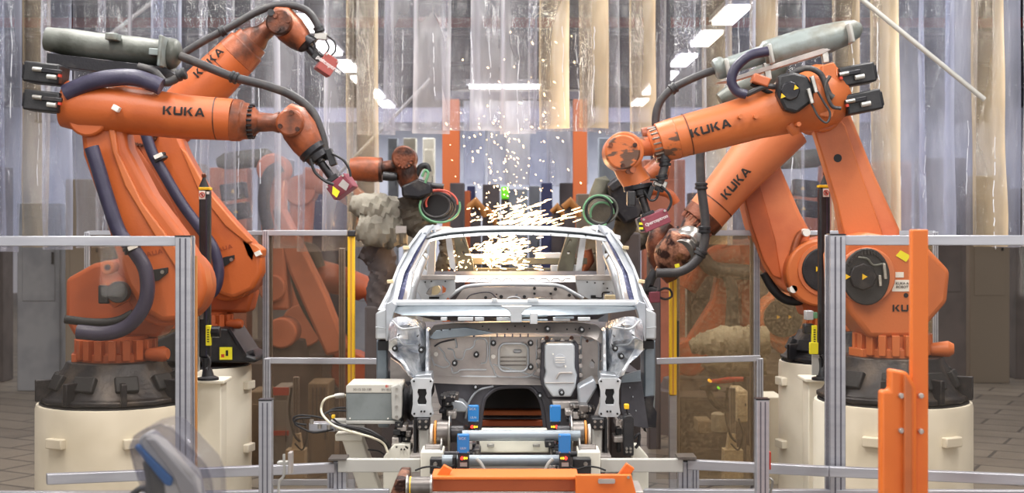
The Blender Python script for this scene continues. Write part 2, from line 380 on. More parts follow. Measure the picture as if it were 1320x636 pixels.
# grey conduits crossing behind the strips
for a, b2, lab in (((1085, -22, 12.4), (1200, 72, 12.4), 'grey diagonal pipe brace above the twin black motors'),
                   ((120, 62, 15.2), (215, -12, 15.2), 'thin grey diagonal brace seen through strips above the dusty cover'),
                   ((462, 198, 19), (520, 138, 19), 'short diagonal brace seen through strips above the tarp-wrapped machine')):
    a = P(*a); b2 = P(*b2); dd = (b2-a)
    tag(MB().cyl(a-dd*.6, b2+dd*.6, .024, seg=10).build('pipe_brace', 'alu_mat'), lab, 'pipe')

# ---------------------------------------------------------------- strip curtains
def curtain(label, x0, x1, d, py_bot, kinds, w=.30, step=.235, ztop=5.2, seed=1, streaks=.7, grad=None):
    """kinds: list of (material, base haze, gradient across the strip); used in order when grad is set, else at random"""
    rr = random.Random(seed); a = P(x0, 0, d).x; e = P(x1, 0, d).x; zb = P(0, py_bot, d).z
    t = thing('strip_curtain', label, 'strip curtain', ((a+e)/2, d, ztop))
    MB().box((a-.1, d-.03, ztop), (e+.1, d+.05, ztop+.06)).build('hanging_rail', 'alu_mat', t)
    x = a; i = 0; us = [-.5, -.47, -.36, -.2, 0, .2, .36, .47, .5]; nx = len(us)-1; nz = 46
    while x < e:
        b = MB(); yo = d+(.03 if i % 2 else -.03)+rr.uniform(-.015, .015); ph = rr.uniform(0, 6); am = rr.uniform(.008, .022); tw = rr.uniform(-.1, .1)
        ww = w*rr.uniform(.88, 1.12); bow = rr.uniform(-.03, .03); zb2 = zb+rr.uniform(-.02, .03); f1 = rr.uniform(1.2, 2.6); edge = rr.choice((-1, 1))*rr.uniform(.01, .04)
        kd = kinds[i % len(kinds)] if grad else rr.choice(kinds); hz = []; fade = rr.uniform(0, .5)
        for r in range(nz+1):
            z = ztop+(zb2-ztop)*r/nz; g = r/nz
            for u in us:
                y = yo+tw*u*ww*3*g+am*g*math.sin(z*f1*2.2+ph+u*3)+bow*(u*u*4)+.010*g*math.sin(z*5+ph*3+u*5)+(edge*(abs(u)*2)**6*g)
                b.v.append(Vector((x+(u+.5)*ww+.015*g*math.sin(z*1.3+ph), y, z)))
                q = u+.5
                h = kd[1]*(1+.4*math.sin(ph*2+z*1.5))+kd[2]*(q if kd[2] > 0 else 1-q if kd[2] < 0 else 0)**1.6*(1 if kd[2] > 0 else -1)*min(1, max(0, (g-fade)*3+.6))
                if abs(u) > .465: h += .22
                if g > .985: h += .15
                hz.append(min(.92, h))
        b.f = [(r*(nx+1)+c, r*(nx+1)+c+1, (r+1)*(nx+1)+c+1, (r+1)*(nx+1)+c) for r in range(nz) for c in range(nx)]
        o = b.build('strip', kd[0], t, sharp=80); at = o.data.attributes.new('haze', 'FLOAT', 'POINT'); at.data.foreach_set('value', hz)
        if rr.random() < streaks:
            c = MB(); u0 = rr.uniform(-.35, .35); z = rr.uniform(zb2+1.0, min(ztop, 4.2)); zl = z-rr.uniform(.5, 1.6)
            while z > max(zl, zb2+.1):
                L = rr.uniform(.05, .22); pts = []
                for k in range(4): u0 += rr.uniform(-.012, .012)/ww*.6; pts.append(Vector((x+(u0+.5)*ww, yo-.03, z-L*k/3)))
                c.tube(pts, rr.uniform(.0016, .004), 5, 3); z -= L+rr.uniform(.0, .06)
            if c.v: c.build('highlight_streak', 'highlight_streak', o)
        x += step*rr.uniform(.9, 1.15); i += 1
CC = [('strip_cool', .08, .08), ('strip_cool', .15, 0), ('strip_cool', .1, .35), ('strip_blue', .15, .25), ('strip_cool', .18, -.2), ('strip_cool', .07, .1)]
curtain('clear plastic strip curtain behind the raised-forearm robot, reaching down to the fence tops', -70, 458, 12.9, 322, CC+[('strip_warm', .06, .25)], seed=3)
curtain('short clear plastic strip curtain hanging over the aisle above the car body', 460, 862, 14.0, 172, CC, w=.36, step=.27, ztop=5.6, seed=5)
RW = [('strip_cool', .06, .1), ('strip_warm', .10, .62), ('strip_blue', .10, .1), ('strip_warm', .14, .6), ('strip_cool', .05, .1), ('strip_blue', .06, .08), ('strip_warm', .1, .55), ('strip_blue', .22, .2)]
curtain('pale yellow and clear plastic strip curtain behind the forearm of the hexagonal-motor robot', 868, 1118, 12.9, 318, RW, seed=11, grad=True, streaks=.5)
curtain('bluish wrinkled plastic strip curtain beside the twin black motors', 1120, 1400, 12.8, 318, [('strip_blue', .26, .1), ('strip_blue', .34, 0), ('strip_cool', .3, .2), ('strip_blue', .2, .3), ('strip_warm', .16, .5)], seed=12, streaks=1)
curtain('pair of yellowed plastic strips hanging above the sparks', 696, 768, 13.8, 168, [('strip_warm', .06, .8)], w=.28, step=.36, ztop=5.4, seed=2)
curtain('single yellowed plastic strip above the wrist of the hexagonal-motor robot', 812, 832, 13.8, 170, [('strip_warm', .06, .75)], w=.3, step=.6, ztop=5.4, seed=6)
curtain('far grey strip curtain closing the aisle behind the sparks', 598, 742, 24, 240, [('strip_cool', .6, .1), ('strip_blue', .5, .2)], w=.42, step=.36, ztop=P(0, 120, 24).z, seed=8, streaks=0)
# ================================================================ robots
def collar(px, py, d, ang, rp, wp, parent, m='black', name='hose_clamp'):
    """short sleeve round a hose, at frame angle ang (degrees, ccw from +x)"""
    c = P(px, py, d); a = math.radians(ang); v = Vector((math.cos(a), 0, math.sin(a)))*S(wp, d)/2
    r = S(rp, d)
    return MB().loft([(c-v, r*.86), (c-v*.8, r), (c-v*.25, r), (c-v*.2, r*.88), (c+v*.2, r*.88), (c+v*.25, r), (c+v*.8, r), (c+v, r*.86)], 16).build(name, m, parent)
def base(t, bx, d, zt, ztop, rb, rt, ring='orange_dark'):
    """cast foot with pocket windows, toothed ring with tie-down lug"""
    x = P(bx, 0, d).x; b = MB(); b.c = (x, d)
    h = ztop-zt
    b.loft([(Vector((x, d, z)), r) for z, r in ((zt, rb*1.06), (zt+h*.12, rb*1.06), (zt+h*.14, rb), (zt+h*.2, rb*.97), (zt+h*.85, rt*1.05), (zt+h, rt))], 12)
    b.build('base', 'base_metal', t, bevel=.008)
    for k in range(8):
        a = -PI/2+(k-3.5)*PI/4.6+.1; rr0 = (rb*.97+rt*1.05)/2
        c = Vector((x+math.cos(a)*rr0, d+math.sin(a)*rr0, zt+h*.5))
        MB().rbox(c, .15, h*.42, .05, 0, a+PI/2, -math.atan2(rb-rt, h)).build('base_pocket', 'dark', t, bevel=.01)
    for k in range(4):
        a = -PI/2+(k-1.5)*.75
        MB().rbox((x+math.cos(a)*rb*.98, d+math.sin(a)*rb*.98, zt+h*.3), .035, h*.55, .12, 0, a+PI/2).build('base_rib', 'black_metal', t, bevel=.006)
def toothed(t, bx, d, z0, z1, r, m='orange'):
    x = P(bx, 0, d).x; b = MB(); hh = z1-z0
    b.loft([(Vector((x, d, z0)), r*.9), (Vector((x, d, z0+hh*.35)), r*.9), (Vector((x, d, z0+hh*.4)), r*.8), (Vector((x, d, z1)), r*.8)], 32)
    for k in range(18):
        a = 2*PI*k/18
        b.rbox((x+math.cos(a)*r*.9, d+math.sin(a)*r*.9, z0+hh*.5), r*.19, hh*.75, r*.2, 0, a+PI/2)
    b.rbox((x, d, z0+hh*.2), r*2.1, hh*.3, r*.7, 0, .25)
    b.build('toothed_ring', m, t, bevel=.004)
    MB().loft([(P(bx, 0, d)*0+Vector((x+r*.9, d-r*.35, z0+hh*.3)), hh*.25), (Vector((x+r*1.3, d-r*.5, z0+hh*.35)), hh*.3), (Vector((x+r*1.42, d-r*.52, z0+hh*.35)), hh*.2)], 12).build('lug', m, t)
def motor_box(t, px, py, w, h, deg, d, dep=.22, flip=1, ps=True):
    o = MB().prbox(px, py, w, h, d, dep, deg).build('motor', 'black', t, bevel=.012)
    a = math.radians(deg); ux, uy = math.cos(a), -math.sin(a)
    f = d-dep/2-.012
    MB().prbox(px+flip*ux*w*.5, py+flip*uy*w*.5, w*.12, h*.72, d, dep*.8, deg).build('end_cap', 'black_metal', o, bevel=.008)
    MB().prbox(px-ux*w*.12*flip+uy*h*.2, py-uy*w*.12*flip-ux*h*.2*.9, w*.62, h*.22, f, .03, deg).build('rib', 'black_metal', o, bevel=.005)
    for q, c in ((-.28, 'steel'), (.14, 'alu_mat')):
        MB().cyl(P(px+ux*w*(q-.12)-uy*h*(q*.7), py+uy*w*(q-.12)+ux*h*(q*.7), f-.01), P(px+ux*w*(q+.14)-uy*h*(q*.7), py+uy*w*(q+.14)+ux*h*(q*.7), f-.01), S(3.1, d), seg=10).build('plug', c, o)
    MB().prbox(px-ux*w*.38*flip, py-uy*w*.38*flip, 3.5, 3.5, f-.01, .03, deg).build('connector', 'red', o)
    return o
def tri(t, px, py, d, s=4.5, deg=0):
    a = math.radians(deg); pts = []
    for k in (90, 210, 330):
        q = math.radians(k)+a; pts.append((px+s*math.cos(q), py-s*math.sin(q)))
    MB().prism(pts, d-.003, d).build('warning_triangle', 'yellow', t, smooth=False)
def wrist_screws(t, cx, cy, r, d, n=3, a0=60, m='wrist_brown'):
    for k in range(n):
        a = math.radians(a0+360*k/n); MB().disc(cx+r*math.cos(a), cy-r*math.sin(a), 3.0, d-.012, d+.03, 14).build('cover_screw', m, t)
def sensor(t, x0, y0, x1, y1, bx, by, w, h, deg, d, m, face, txt=True, yel=None, depth=.13):
    """stem from the flange and the boxy measuring head at its end"""
    MB().ploft([(x0, y0, 7.2), (x0+(x1-x0)*.15, y0+(y1-y0)*.15, 7.2), (x0+(x1-x0)*.16, y0+(y1-y0)*.16, 5.2), (x1, y1, 5.2)], d).build('tool_stem', 'black_metal', t, bevel=.003)
    ang = math.atan2(-(y1-y0), x1-x0)
    MB().prbox(x1, y1, 17, 7, d, .09, deg).build('tool_mount', 'black', t, bevel=.006)
    o = MB().prbox(bx, by, w, h, d, depth, deg, face).build('sensor_head', m, t, bevel=.006)
    R3 = Matrix.Rotation(math.radians(face), 3, 'Z') @ Matrix.Rotation(-math.radians(deg), 3, 'Y')
    c = P(bx, by, d)
    def at(u, v, y=-depth/2-.002): return c+R3 @ Vector((S(u, d), y, S(v, d)))
    if txt:
        text_mesh('lettering', txt, S(h*.34, d), at(w*.05, 0), R3 @ FRONT, 'whiteink', o, bold=.0002)
        b = MB()
        for k in range(7):
            a = k*2*PI/7; b.rbox(at(-w*.37+1.7*math.cos(a), 1.7*math.sin(a)), S(1, d), S(1, d), .002, 0)
        b.build('emblem', 'whiteink', o)
    for u, v in ((-w*.42, h*.4), (w*.4, h*.4)):
        MB().cyl(at(u, v), at(u, v, -depth/2-.012), S(1.5, d), seg=10).build('screw', 'steel', o)
    if yel:
        for (u, v, ww, hh) in yel: 
            b = MB(); b.rbox(at(u, v), S(ww, d), S(hh, d), .004, math.radians(deg), math.radians(face)); b.build('label_plate', 'yellow_tag', o)
    return o
def gland(t, px, py, d, deg):
    """hose end clamp beside the flange with thin looping cables"""
    MB().prbox(px, py, 17, 9, d, .08, deg).build('cable_clamp', 'steel', t, bevel=.006)
    MB().prbox(px-1, py+6, 12, 8, d+.01, .07, deg).build('cable_clamp', 'black', t, bevel=.005)

def a3_rest(): pass
# ---------------------------------------------------------------- R1: hexagonal motor cover robot (near)
d = 9.2
t = thing('industrial_robot', 'orange robot arm with hexagonal black motor cover and two black box motors behind it', 'robot arm', (P(1150, 0, d).x, d, P(0, 512, d).z), 'large orange robot arms beside the car body')
t['group'] = 'large orange robot arms'
R1 = t
base(t, 1150, d, P(0, 512, d).z, P(0, 458, d).z, .47, .33)
toothed(t, 1150, d, P(0, 460, d).z, P(0, 425, d).z, .26)
# carousel housing
hs = [(1082, 330), (1092, 306), (1120, 300), (1158, 306), (1196, 318), (1226, 350), (1222, 390), (1196, 420), (1185, 436), (1120, 436), (1112, 425), (1096, 405), (1084, 372)]
MB().prism(hs, d-.22, d+.28).build('carousel', 'orange', t, bevel=.035, seg=3)
MB().disc(1118, 356, 37, d-.26, d-.2, 36).build('motor_recess', 'orange_red', t, bevel=.01)
o = MB().prism([(1118+32*math.cos(a)*(1 if math.cos(a) < 0 else .92), 357-37*math.sin(a)) for a in [2*PI*k/28 for k in range(28)]], d-.275, d-.25).build('motor_cover', 'black', t, bevel=.008)
MB().disc(1113, 357, 18, d-.31, d-.27, 8).build('motor_face', 'black_metal', o, bevel=.008)
for k in range(14):
    a = math.radians(30+k*9.5); MB().prbox(1118+25*math.cos(a), 354-29*math.sin(a), 3, 5, d-.28, .02, 90-math.degrees(a)).build('rib', 'black_metal', o)
for x, y, w, h, g in ((1140, 350, 4, 20, 6), (1134, 362, 4, 14, 4)): MB().prbox(x, y, w, h, d-.29, .03, g).build('plug', 'steel', o, bevel=.003)
MB().ptube([(1106, 332), (1118, 334), (1126, 342), (1140, 340)], 1.4, d-.29, 6).build('cable', 'cover_grey', o)
tri(o, 1092, 357, d-.315, 4.5, -90); tri(o, 1114, 357, d-.315, 4.5, -90); tri(o, 1113, 357, d-.314, 0.1)
MB().pbox(1153, 351, 1165, 358, d-.225, d-.218).build('label_plate', 'sticker', t, smooth=False)
MB().pbox(1150, 361, 1176, 376, d-.225, d-.218).build('label_plate', 'sticker', t, smooth=False)
text_mesh('lettering', 'KUKA A\nROBOT', S(4.5, d), P(1163, 368, d-.228), FRONT, 'ink', t)
MB().prism([(1155, 330), (1161, 323), (1174, 330), (1168, 338)], d-.226, d-.218).build('label_plate', 'yellow_tag', t, smooth=False)
logo('KUKA', P(1172, 397.5, d-.222), (1, 0, 0), 0, S(8.5, d), t)
MB().disc(1168, 381, 3, d-.226, d-.2, 14).build('plug_hole', 'dark', t)
# link arm
la = [(1044, 150), (1062, 128), (1088, 130), (1100, 156), (1128, 226), (1160, 296), (1160, 340), (1092, 340), (1078, 262), (1060, 204)]
MB().prism([(x+1, y) for x, y in la], d+.08, d+.22).build('link_arm', 'orange_red', t, bevel=.03, seg=3)
MB().prism([(1046, 158), (1080, 150), (1090, 162), (1112, 228), (1138, 300), (1138, 330), (1094, 330), (1079, 262), (1061, 204)], d+.05, d+.08).build('arm_web', 'orange', t, bevel=.01)
MB().disc(1080, 204, 5.3, d+.046, d+.06, 16).build('arm_hole', 'dark', t)
MB().disc(1062, 146, 24, d-.02, d+.36, 28).build('elbow_joint', 'orange', t, bevel=.015)
# forearm
fa = [(1086, 112, 30), (1066, 121, 41), (1040, 130, 41), (1008, 141, 33), (975, 150, 29.5), (930, 163, 28), (893, 172, 27), (872, 178, 26.5)]
MB().ploft(fa, d-.1, 24).build('forearm', 'orange', t, sharp=50)
MB().ploft([(872, 178, 27), (858, 182, 26), (850, 184.5, 25.5)], d-.1, 24).build('forearm_ring', 'orange_worn', t, bevel=.006)
MB().ploft([(850, 184.5, 22), (843, 186.5, 21.5), (838, 188, 17)], d-.1, 24).build('gear_collar', 'orange_worn', t, bevel=.004)
b = MB()
for k in range(20):
    a = 2*PI*k/20; c = P(846, 186, d-.1); q = Vector((math.cos(math.radians(15)), 0, math.sin(math.radians(15)))); u = Vector((-q.z, 0, q.x)); w = Vector((0, -1, 0))
    b.cyl(c+(u*math.cos(a)+w*math.sin(a))*S(22, d)-q*.03, c+(u*math.cos(a)+w*math.sin(a))*S(22, d)+q*.03, .006, seg=6)
b.build('bolt_ring', 'steel', t)
MB().ploft([(840, 188, 13), (815, 190, 12.5), (806, 192, 15)], d-.08).build('wrist_neck', 'orange_worn', t)
MB().ploft([(850, 178, 9), (845, 171, 10), (828, 174, 9)], d-.02).build('wrist_flap', 'orange_dirty', t)
MB().disc(805, 195, 25.5, d-.24, d+.06, 32).build('wrist_housing', 'orange', t, bevel=.012)
MB().disc(803, 196, 22.5, d-.265, d-.23, 32).build('wrist_cover', 'orange_worn', t, bevel=.012); wrist_screws(t, 803, 196, 18, d-.27, 3, 30)
MB().ploft([(806, 205, 20), (812, 222, 18), (820, 234, 18), (822, 238, 18.5)], d-.09, 22).build('wrist_head', 'orange', t, bevel=.004)
MB().disc(816, 219, 4, d-.25, d-.15, 16).build('cover_screw', 'orange_dirty', t); MB().disc(811, 220, 4, d-.24, d-.15, 16).build('cover_screw', 'wrist_brown', t)
MB().ploft([(822, 238, 19), (823, 244, 19), (823.5, 244.5, 14), (825, 252, 14)], d-.09, 20).build('tool_flange', 'black_metal', t, bevel=.004)
MB().pbox(809, 246, 820, 266, d-.2, d-.1).build('tool_valve', 'black', t, bevel=.01)
sensor(t, 826, 250, 835, 277, 842, 284.5, 37, 19, 22, d-.12, 'red_box', 12, 'perceptron')
o = MB().prism([(821, 283), (826, 280), (832, 298), (826, 299)], d-.19, d-.04).build('sensor_window', 'black', t)
for q in (287, 293): MB().pbox(824, q, 829, q+3, d-.2, d-.19).build('label_plate', 'yellow_tag', o)
gland(t, 851, 237, d-.1, -18)
MB().ptube([(852, 240), (862, 250), (865, 262), (858, 274), (850, 277)], 1.7, d-.14, 8).build('cable', 'black', t)
MB().ptube([(830, 246), (838, 258), (846, 256), (850, 243)], 1.5, d-.16, 8).build('cable', 'black', t)
MB().prbox(838, 248, 6, 18, d-.13, .05, -20).build('cable_guide', 'black', t, bevel=.005)
MB().ptube([(838, 232), (846, 232), (852, 236)], 1.6, d-.18, 8).build('cable', 'black', t)
# energy supply cover and hoses
cd = d-.05
MB().ploft([(921, 90, 12), (924, 89, 14), (931, 87, 14.5), (936, 86, 11), (982, 71, 12), (984, 72, 19), (996, 70, 20), (1002, 67, 19), (1030, 59, 20), (1062, 51, 19.5), (1088, 43, 16.5), (1104, 37, 12), (1110, 35, 6)], cd, 22).build('hose_cover', 'cover_light', t, sharp=50)
for x, y in ((936, 88), (990, 72), (1092, 45)): MB().prbox(x, y, 5, 26 if x > 950 else 22, cd-.02, .26 if x > 950 else .18, 12).build('cover_strap', 'alu_mat', t, bevel=.01)
MB().prism([(925, 106), (1060, 62), (1072, 64), (1060, 70), (948, 104)], d-.13, d+.03).build('cover_bracket', 'zinc_warm', t, bevel=.004)
for x, y, h in ((989, 92, 22), (1063, 71, 20)): MB().prbox(x, y, 8, h, d-.1, .05, 8).build('bracket_post', 'steel', t, bevel=.003)
MB().prism([(1060, 84), (1074, 80), (1078, 84), (1080, 128), (1074, 152), (1056, 150), (1058, 120)], d-.28, d-.08).build('motor_plate', 'orange', t, bevel=.008)
MB().prbox(980, 104, 22, 12, d-.22, .1, -20).build('junction_box', 'orange_red', t, bevel=.01)
hx = [(1004, 96), (1024, 93), (1040, 97), (1050, 112), (1049, 130), (1028, 146), (1012, 142), (1002, 122)]
o = MB().prism(hx, d-.36, d-.26).build('hexagonal_motor_cover', 'black', t, bevel=.018)
MB().disc(1019, 117, 13, d-.38, d-.35, 8).build('motor_face', 'black_metal', o, bevel=.008)
tri(o, 1009, 124, d-.385, 4, 20); tri(o, 1026, 113, d-.385, 4, 20)
for x, y, h, g in ((1049, 109, 22, 15), (1044, 124, 20, 15)): MB().prbox(x, y, 5, h, d-.37, .04, g).build('plug', 'steel', t, bevel=.004)
MB().ptube([(1018, 96), (1040, 88), (1058, 96), (1068, 120), (1074, 126)], 4, d-.32, 10).build('hose', 'hose', t)
MB().ptube([(1046, 134), (1056, 152), (1066, 158), (1070, 146), (1062, 132), (1054, 118)], 1.5, d-.36, 8).build('cable', 'hose', t)
MB().ptube([(1070, 98), (1064, 112), (1072, 136), (1084, 140)], 2.4, d-.34, 8).build('cable', 'hose', t)
motor_box(t, 1101, 98, 46, 25, 10, d-.15); motor_box(t, 1109, 133, 46, 26, 11, d-.15)
MB().ptube([(924, 90), (905, 96), (880, 107), (862, 118), (849, 135), (845, 158), (850, 176, )], 5.2, d-.02, 12).build('supply_hose', 'hose', t); collar(868, 114, d-.02, 35, 7.5, 9, t)
MB().ptube([(856, 196), (857, 212), (853, 228), (850, 236)], 5.5, d-.16, 12).build('supply_hose', 'hose', t); collar(857, 210, d-.16, 95, 8, 9, t); collar(853, 229, d-.16, 100, 8, 7, t)
MB().ptube([(990, 66), (966, 72), (948, 88), (943, 105), (950, 118), (962, 122)], 6.5, d-.24, 12).build('supply_hose', 'hose_blue', t)
MB().ptube([(962, 122), (985, 112), (1000, 112)], 3.6, d-.24, 8).build('cable', 'hose', t); MB().ptube([(968, 108), (985, 116), (998, 122)], 3, d-.2, 8).build('cable', 'dark', t)
MB().ploft([(887, 173.6, 27.6), (885.6, 174, 27.6)], d-.1, 24).build('joint_seam', 'wrist_brown', t)
logo('KUKA', P(912, 167.2, d-.1), Vector((math.cos(math.radians(16)), 0, math.sin(math.radians(16)))), S(28, d), S(10.5, d), t)
for x, y in ((955, 150), (975, 150), (1030, 160)): MB().disc(x, y, 3, d-.31, d-.2, 12).build('bolt_boss', 'orange', t)
MB().ploft([(1018, 160, 7), (1024, 168, 8), (1026, 174, 5)], d-.2).build('stop_lug', 'orange', t)

# ---------------------------------------------------------------- R2: scorched wrist robot behind R1
d = 11
t = thing('industrial_robot', 'orange robot arm reaching down with a scorched rusty wrist close to the car pillar', 'robot arm', (P(1052, 0, d).x, d, P(0, 464, d).z), 'large orange robot arms')
base(t, 1075, d, P(0, 463, d).z, P(0, 425, d).z, .40, .28); toothed(t, 1075, d, P(0, 426, d).z, P(0, 404, d).z, .22)
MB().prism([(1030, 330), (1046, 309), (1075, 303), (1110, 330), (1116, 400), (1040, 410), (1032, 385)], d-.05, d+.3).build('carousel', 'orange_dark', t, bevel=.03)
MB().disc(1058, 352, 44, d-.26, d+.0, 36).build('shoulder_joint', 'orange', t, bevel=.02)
o = MB().disc(1063, 348, 29, d-.29, d-.25, 30).build('motor_recess', 'black', t, bevel=.01); tri(o, 1054, 347, d-.3, 4, -90)
MB().disc(1063, 348, 34, d-.275, d-.25, 30).build('recess_rim', 'orange_red', t)
MB().prism([(948, 215), (965, 190), (1000, 182), (1008, 218), (1032, 274), (1046, 300), (1040, 330), (1030, 372), (1018, 380), (1002, 368), (985, 345), (966, 290)], d-.1, d+.2).build('link_arm', 'orange_red', t, bevel=.035, seg=3)
MB().prism([(951, 222), (970, 218), (980, 240), (1000, 310), (1008, 360), (996, 356), (984, 336), (968, 288)], d-.13, d-.09).build('arm_web', 'orange_dark', t, bevel=.01)
MB().disc(985, 223, 4.6, d-.105, d-.04, 14).build('arm_hole', 'dark', t)
MB().ptube([(1040, 300), (1030, 305), (1022, 330), (1018, 362), (1024, 376)], 5, d-.18, 10).build('arm_rib', 'orange_dirty', t)
for x, y in ((1040, 300), (1023, 373)): MB().disc(x, y, 5, d-.26, d-.15, 14).build('white_stop', 'sticker', t)
MB().ptube([(985, 352), (996, 372), (1012, 386), (1030, 388), (1042, 380)], 6, d-.02, 10).build('supply_hose', 'dark', t)
MB().ploft([(1012, 160, 36), (992, 182, 34), (966, 210, 31), (940, 240, 28), (920, 265, 26.5), (905, 283, 26)], d-.22, 24).build('forearm', 'orange_red', t, sharp=50)
MB().ploft([(911, 276, 26.8), (901, 287, 26)], d-.22, 24).build('forearm_ring', 'wrist_brown', t, bevel=.005)
b = MB(); q = (P(901, 287, d)-P(911, 276, d)).normalized(); u = Vector((-q.z, 0, q.x)); w = Vector((0, -1, 0)); c = P(899, 289, d-.22)
for k in range(20):
    a = 2*PI*k/20; b.cyl(c+(u*math.cos(a)+w*math.sin(a))*S(22, d)-q*.02, c+(u*math.cos(a)+w*math.sin(a))*S(22, d)+q*.03, .007, seg=6)
b.build('bolt_ring', 'orange_dirty', t)
MB().ploft([(903, 285, 20), (894, 296, 18), (886, 305, 15), (874, 314, 15)], d-.2).build('wrist_neck', 'wrist_rust', t)
MB().loft([(P(884, 300, d-.38), S(21, d)), (P(880, 318, d-.36), S(26, d)), (P(868, 330, d-.3), S(25, d)), (P(862, 334, d-.05), S(20, d))], 22).build('wrist_housing', 'wrist_rust', t, bevel=.01)
MB().ploft([(862, 288, 10), (852, 300, 15), (846, 318, 14), (846, 334, 11), (854, 348, 9)], d-.14, 18).build('wrist_yoke', 'wrist_brown', t)
b = MB(); b.loft([(P(891, 309, d-.34), S(20, d)), (P(889, 312, d-.37), S(20, d)), (P(888.5, 312.5, d-.375), S(18, d)), (P(887.5, 314, d-.385), S(18, d)), (P(887, 314.5, d-.39), S(20, d)), (P(884, 319, d-.43), S(20, d)), (P(883, 320, d-.44), S(16, d)), (P(880, 324, d-.48), S(15, d))], 28)
b.build('wrist_rings', 'steel', t, bevel=.004)
MB().ploft([(868, 338, 19), (860, 350, 16), (852, 357, 12)], d-.25, 18).build('wrist_head', 'wrist_brown', t)
MB().ptube([(906, 160), (903, 190), (903, 222), (905, 250), (909, 285), (907, 318), (896, 338), (878, 350), (858, 352), (846, 352)], 6, d-.55, 12).build('supply_hose', 'hose', t)
for x, y, g in ((904, 240, 90), (908, 296, 90), (903, 326, 60)): collar(x, y, d-.55, g, 8.5, 9, t)
MB().ploft([(845, 350, 7), (840, 358, 6), (836, 366, 7), (832, 374, 8), (846, 376, 6)], d-.4, 12).build('tool_body', 'black', t)
MB().ptube([(846, 378), (856, 372), (864, 374), (866, 382), (858, 386), (848, 382), (842, 374)], 1.5, d-.4, 8).build('cable', 'black', t)
MB().prbox(843, 383, 14, 14, d-.4, .12, 3).build('sensor_head', 'red_box', t, bevel=.006)
MB().prbox(873, 343, 6, 5, d-.5, .02, 15).build('label_plate', 'yellow_tag', t)
MB().ploft([(922.5, 262.2, 27), (921.5, 263.4, 27)], d-.22, 24).build('joint_seam', 'wrist_brown', t)
logo('KUKA', P(943, 237, d-.22), (P(966, 210, d)-P(940, 240, d)), S(28.4, d), S(9.5, d), t, lift=.03)
MB().ptube([(900, 178), (930, 166), (960, 150), (990, 140)], 7, d+.02, 10).build('supply_hose', 'hose_blue', t)
MB().ploft([(928, 130, 10), (950, 118, 15), (975, 105, 16), (1003, 86, 14), (1012, 78, 8)], d+.05, 16).build('hose_cover', 'cover_grey', t)

# ---------------------------------------------------------------- L1: near robot by the fence
d = 9.2
t = thing('industrial_robot', 'orange robot arm with level forearm, standing behind the glazed fence by the teach pendant', 'robot arm', (P(150, 0, d).x, d, P(0, 516, d).z), 'large orange robot arms')
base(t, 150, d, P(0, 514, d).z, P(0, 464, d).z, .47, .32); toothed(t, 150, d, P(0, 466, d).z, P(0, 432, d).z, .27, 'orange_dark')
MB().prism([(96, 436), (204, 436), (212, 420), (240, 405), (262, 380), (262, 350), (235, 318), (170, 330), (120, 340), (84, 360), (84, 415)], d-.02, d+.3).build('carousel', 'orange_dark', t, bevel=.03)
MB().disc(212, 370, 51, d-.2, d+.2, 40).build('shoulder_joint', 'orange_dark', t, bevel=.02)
MB().prism([(100, 140), (118, 122), (148, 124), (158, 148), (164, 190), (196, 250), (234, 300), (262, 348), (266, 372), (258, 396), (236, 414), (208, 416), (184, 402), (162, 368), (146, 320), (128, 262), (106, 200)], d-.28, d-.04).build('link_arm', 'orange_left', t, bevel=.04, seg=3)
MB().prism([(136, 150), (146, 150), (152, 196), (184, 262), (226, 318), (244, 352), (228, 350), (196, 300), (160, 240), (144, 196)], d-.30, d-.26).build('arm_rib', 'orange', t, bevel=.012)
MB().prism([(188, 356), (196, 348), (216, 345), (216, 352), (204, 362), (192, 364)], d-.30, d-.27).build('arm_slot', 'dark', t, bevel=.003)
MB().disc(209, 351, 2.5, d-.31, d-.27, 12).build('bolt', 'steel', t)
MB().disc(151, 377, 14, d-.34, d-.26, 20).build('joint_cap', 'black', t, bevel=.006); MB().pbox(126, 368, 140, 392, d-.3, d-.15).build('joint_cap', 'dark', t, bevel=.01)
MB().ploft([(138, 348, 8), (146, 364, 15), (152, 380, 17), (158, 392, 12)], d-.22).build('joint_bracket', 'orange_left', t)
MB().disc(138, 345, 9, d-.32, d-.2, 18).build('bracket_eye', 'orange', t, bevel=.006); MB().disc(138, 345, 4, d-.335, d-.3, 12).build('eye_bolt', 'wrist_brown', t)
logo('AUA', P(199, 326, d-.284), (1, 0, .22), 0, S(5.5, d), t, 'rust_text', .001, 'embossed_mark')
MB().disc(112, 150, 26, d-.33, d+.1, 28).build('elbow_joint', 'orange_left', t, bevel=.015)
MB().ploft([(84, 134, 30), (110, 138, 33), (150, 141, 32), (190, 145, 30), (240, 151, 28.5), (276, 153, 27.5), (300, 154.5, 27)], d-.22, 24).build('forearm', 'orange_left', t, sharp=50)
MB().ploft([(300, 154.5, 27.8), (312, 156, 26.5), (314, 156, 24), (322, 156.5, 23)], d-.22, 24).build('forearm_ring', 'orange_dirty', t, bevel=.006)
b = MB()
for k in range(20):
    a = 2*PI*k/20; c = P(322, 156.5, d-.22); b.cyl(c+Vector((-.04, math.sin(a)*S(21, d), math.cos(a)*S(21, d))), c+Vector((.03, math.sin(a)*S(21, d), math.cos(a)*S(21, d))), .008, seg=6)
b.build('bolt_ring', 'black_metal', t)
MB().ploft([(322, 157, 20), (328, 157, 19), (334, 157.5, 13), (352, 158, 11.5), (360, 158, 14)], d-.22).build('wrist_neck', 'orange_dirty', t)
MB().ploft([(368, 142, 12), (376, 150, 20), (386, 168, 23), (396, 186, 20), (404, 198, 16)], d-.22, 22).build('wrist_housing', 'orange_dirty', t)
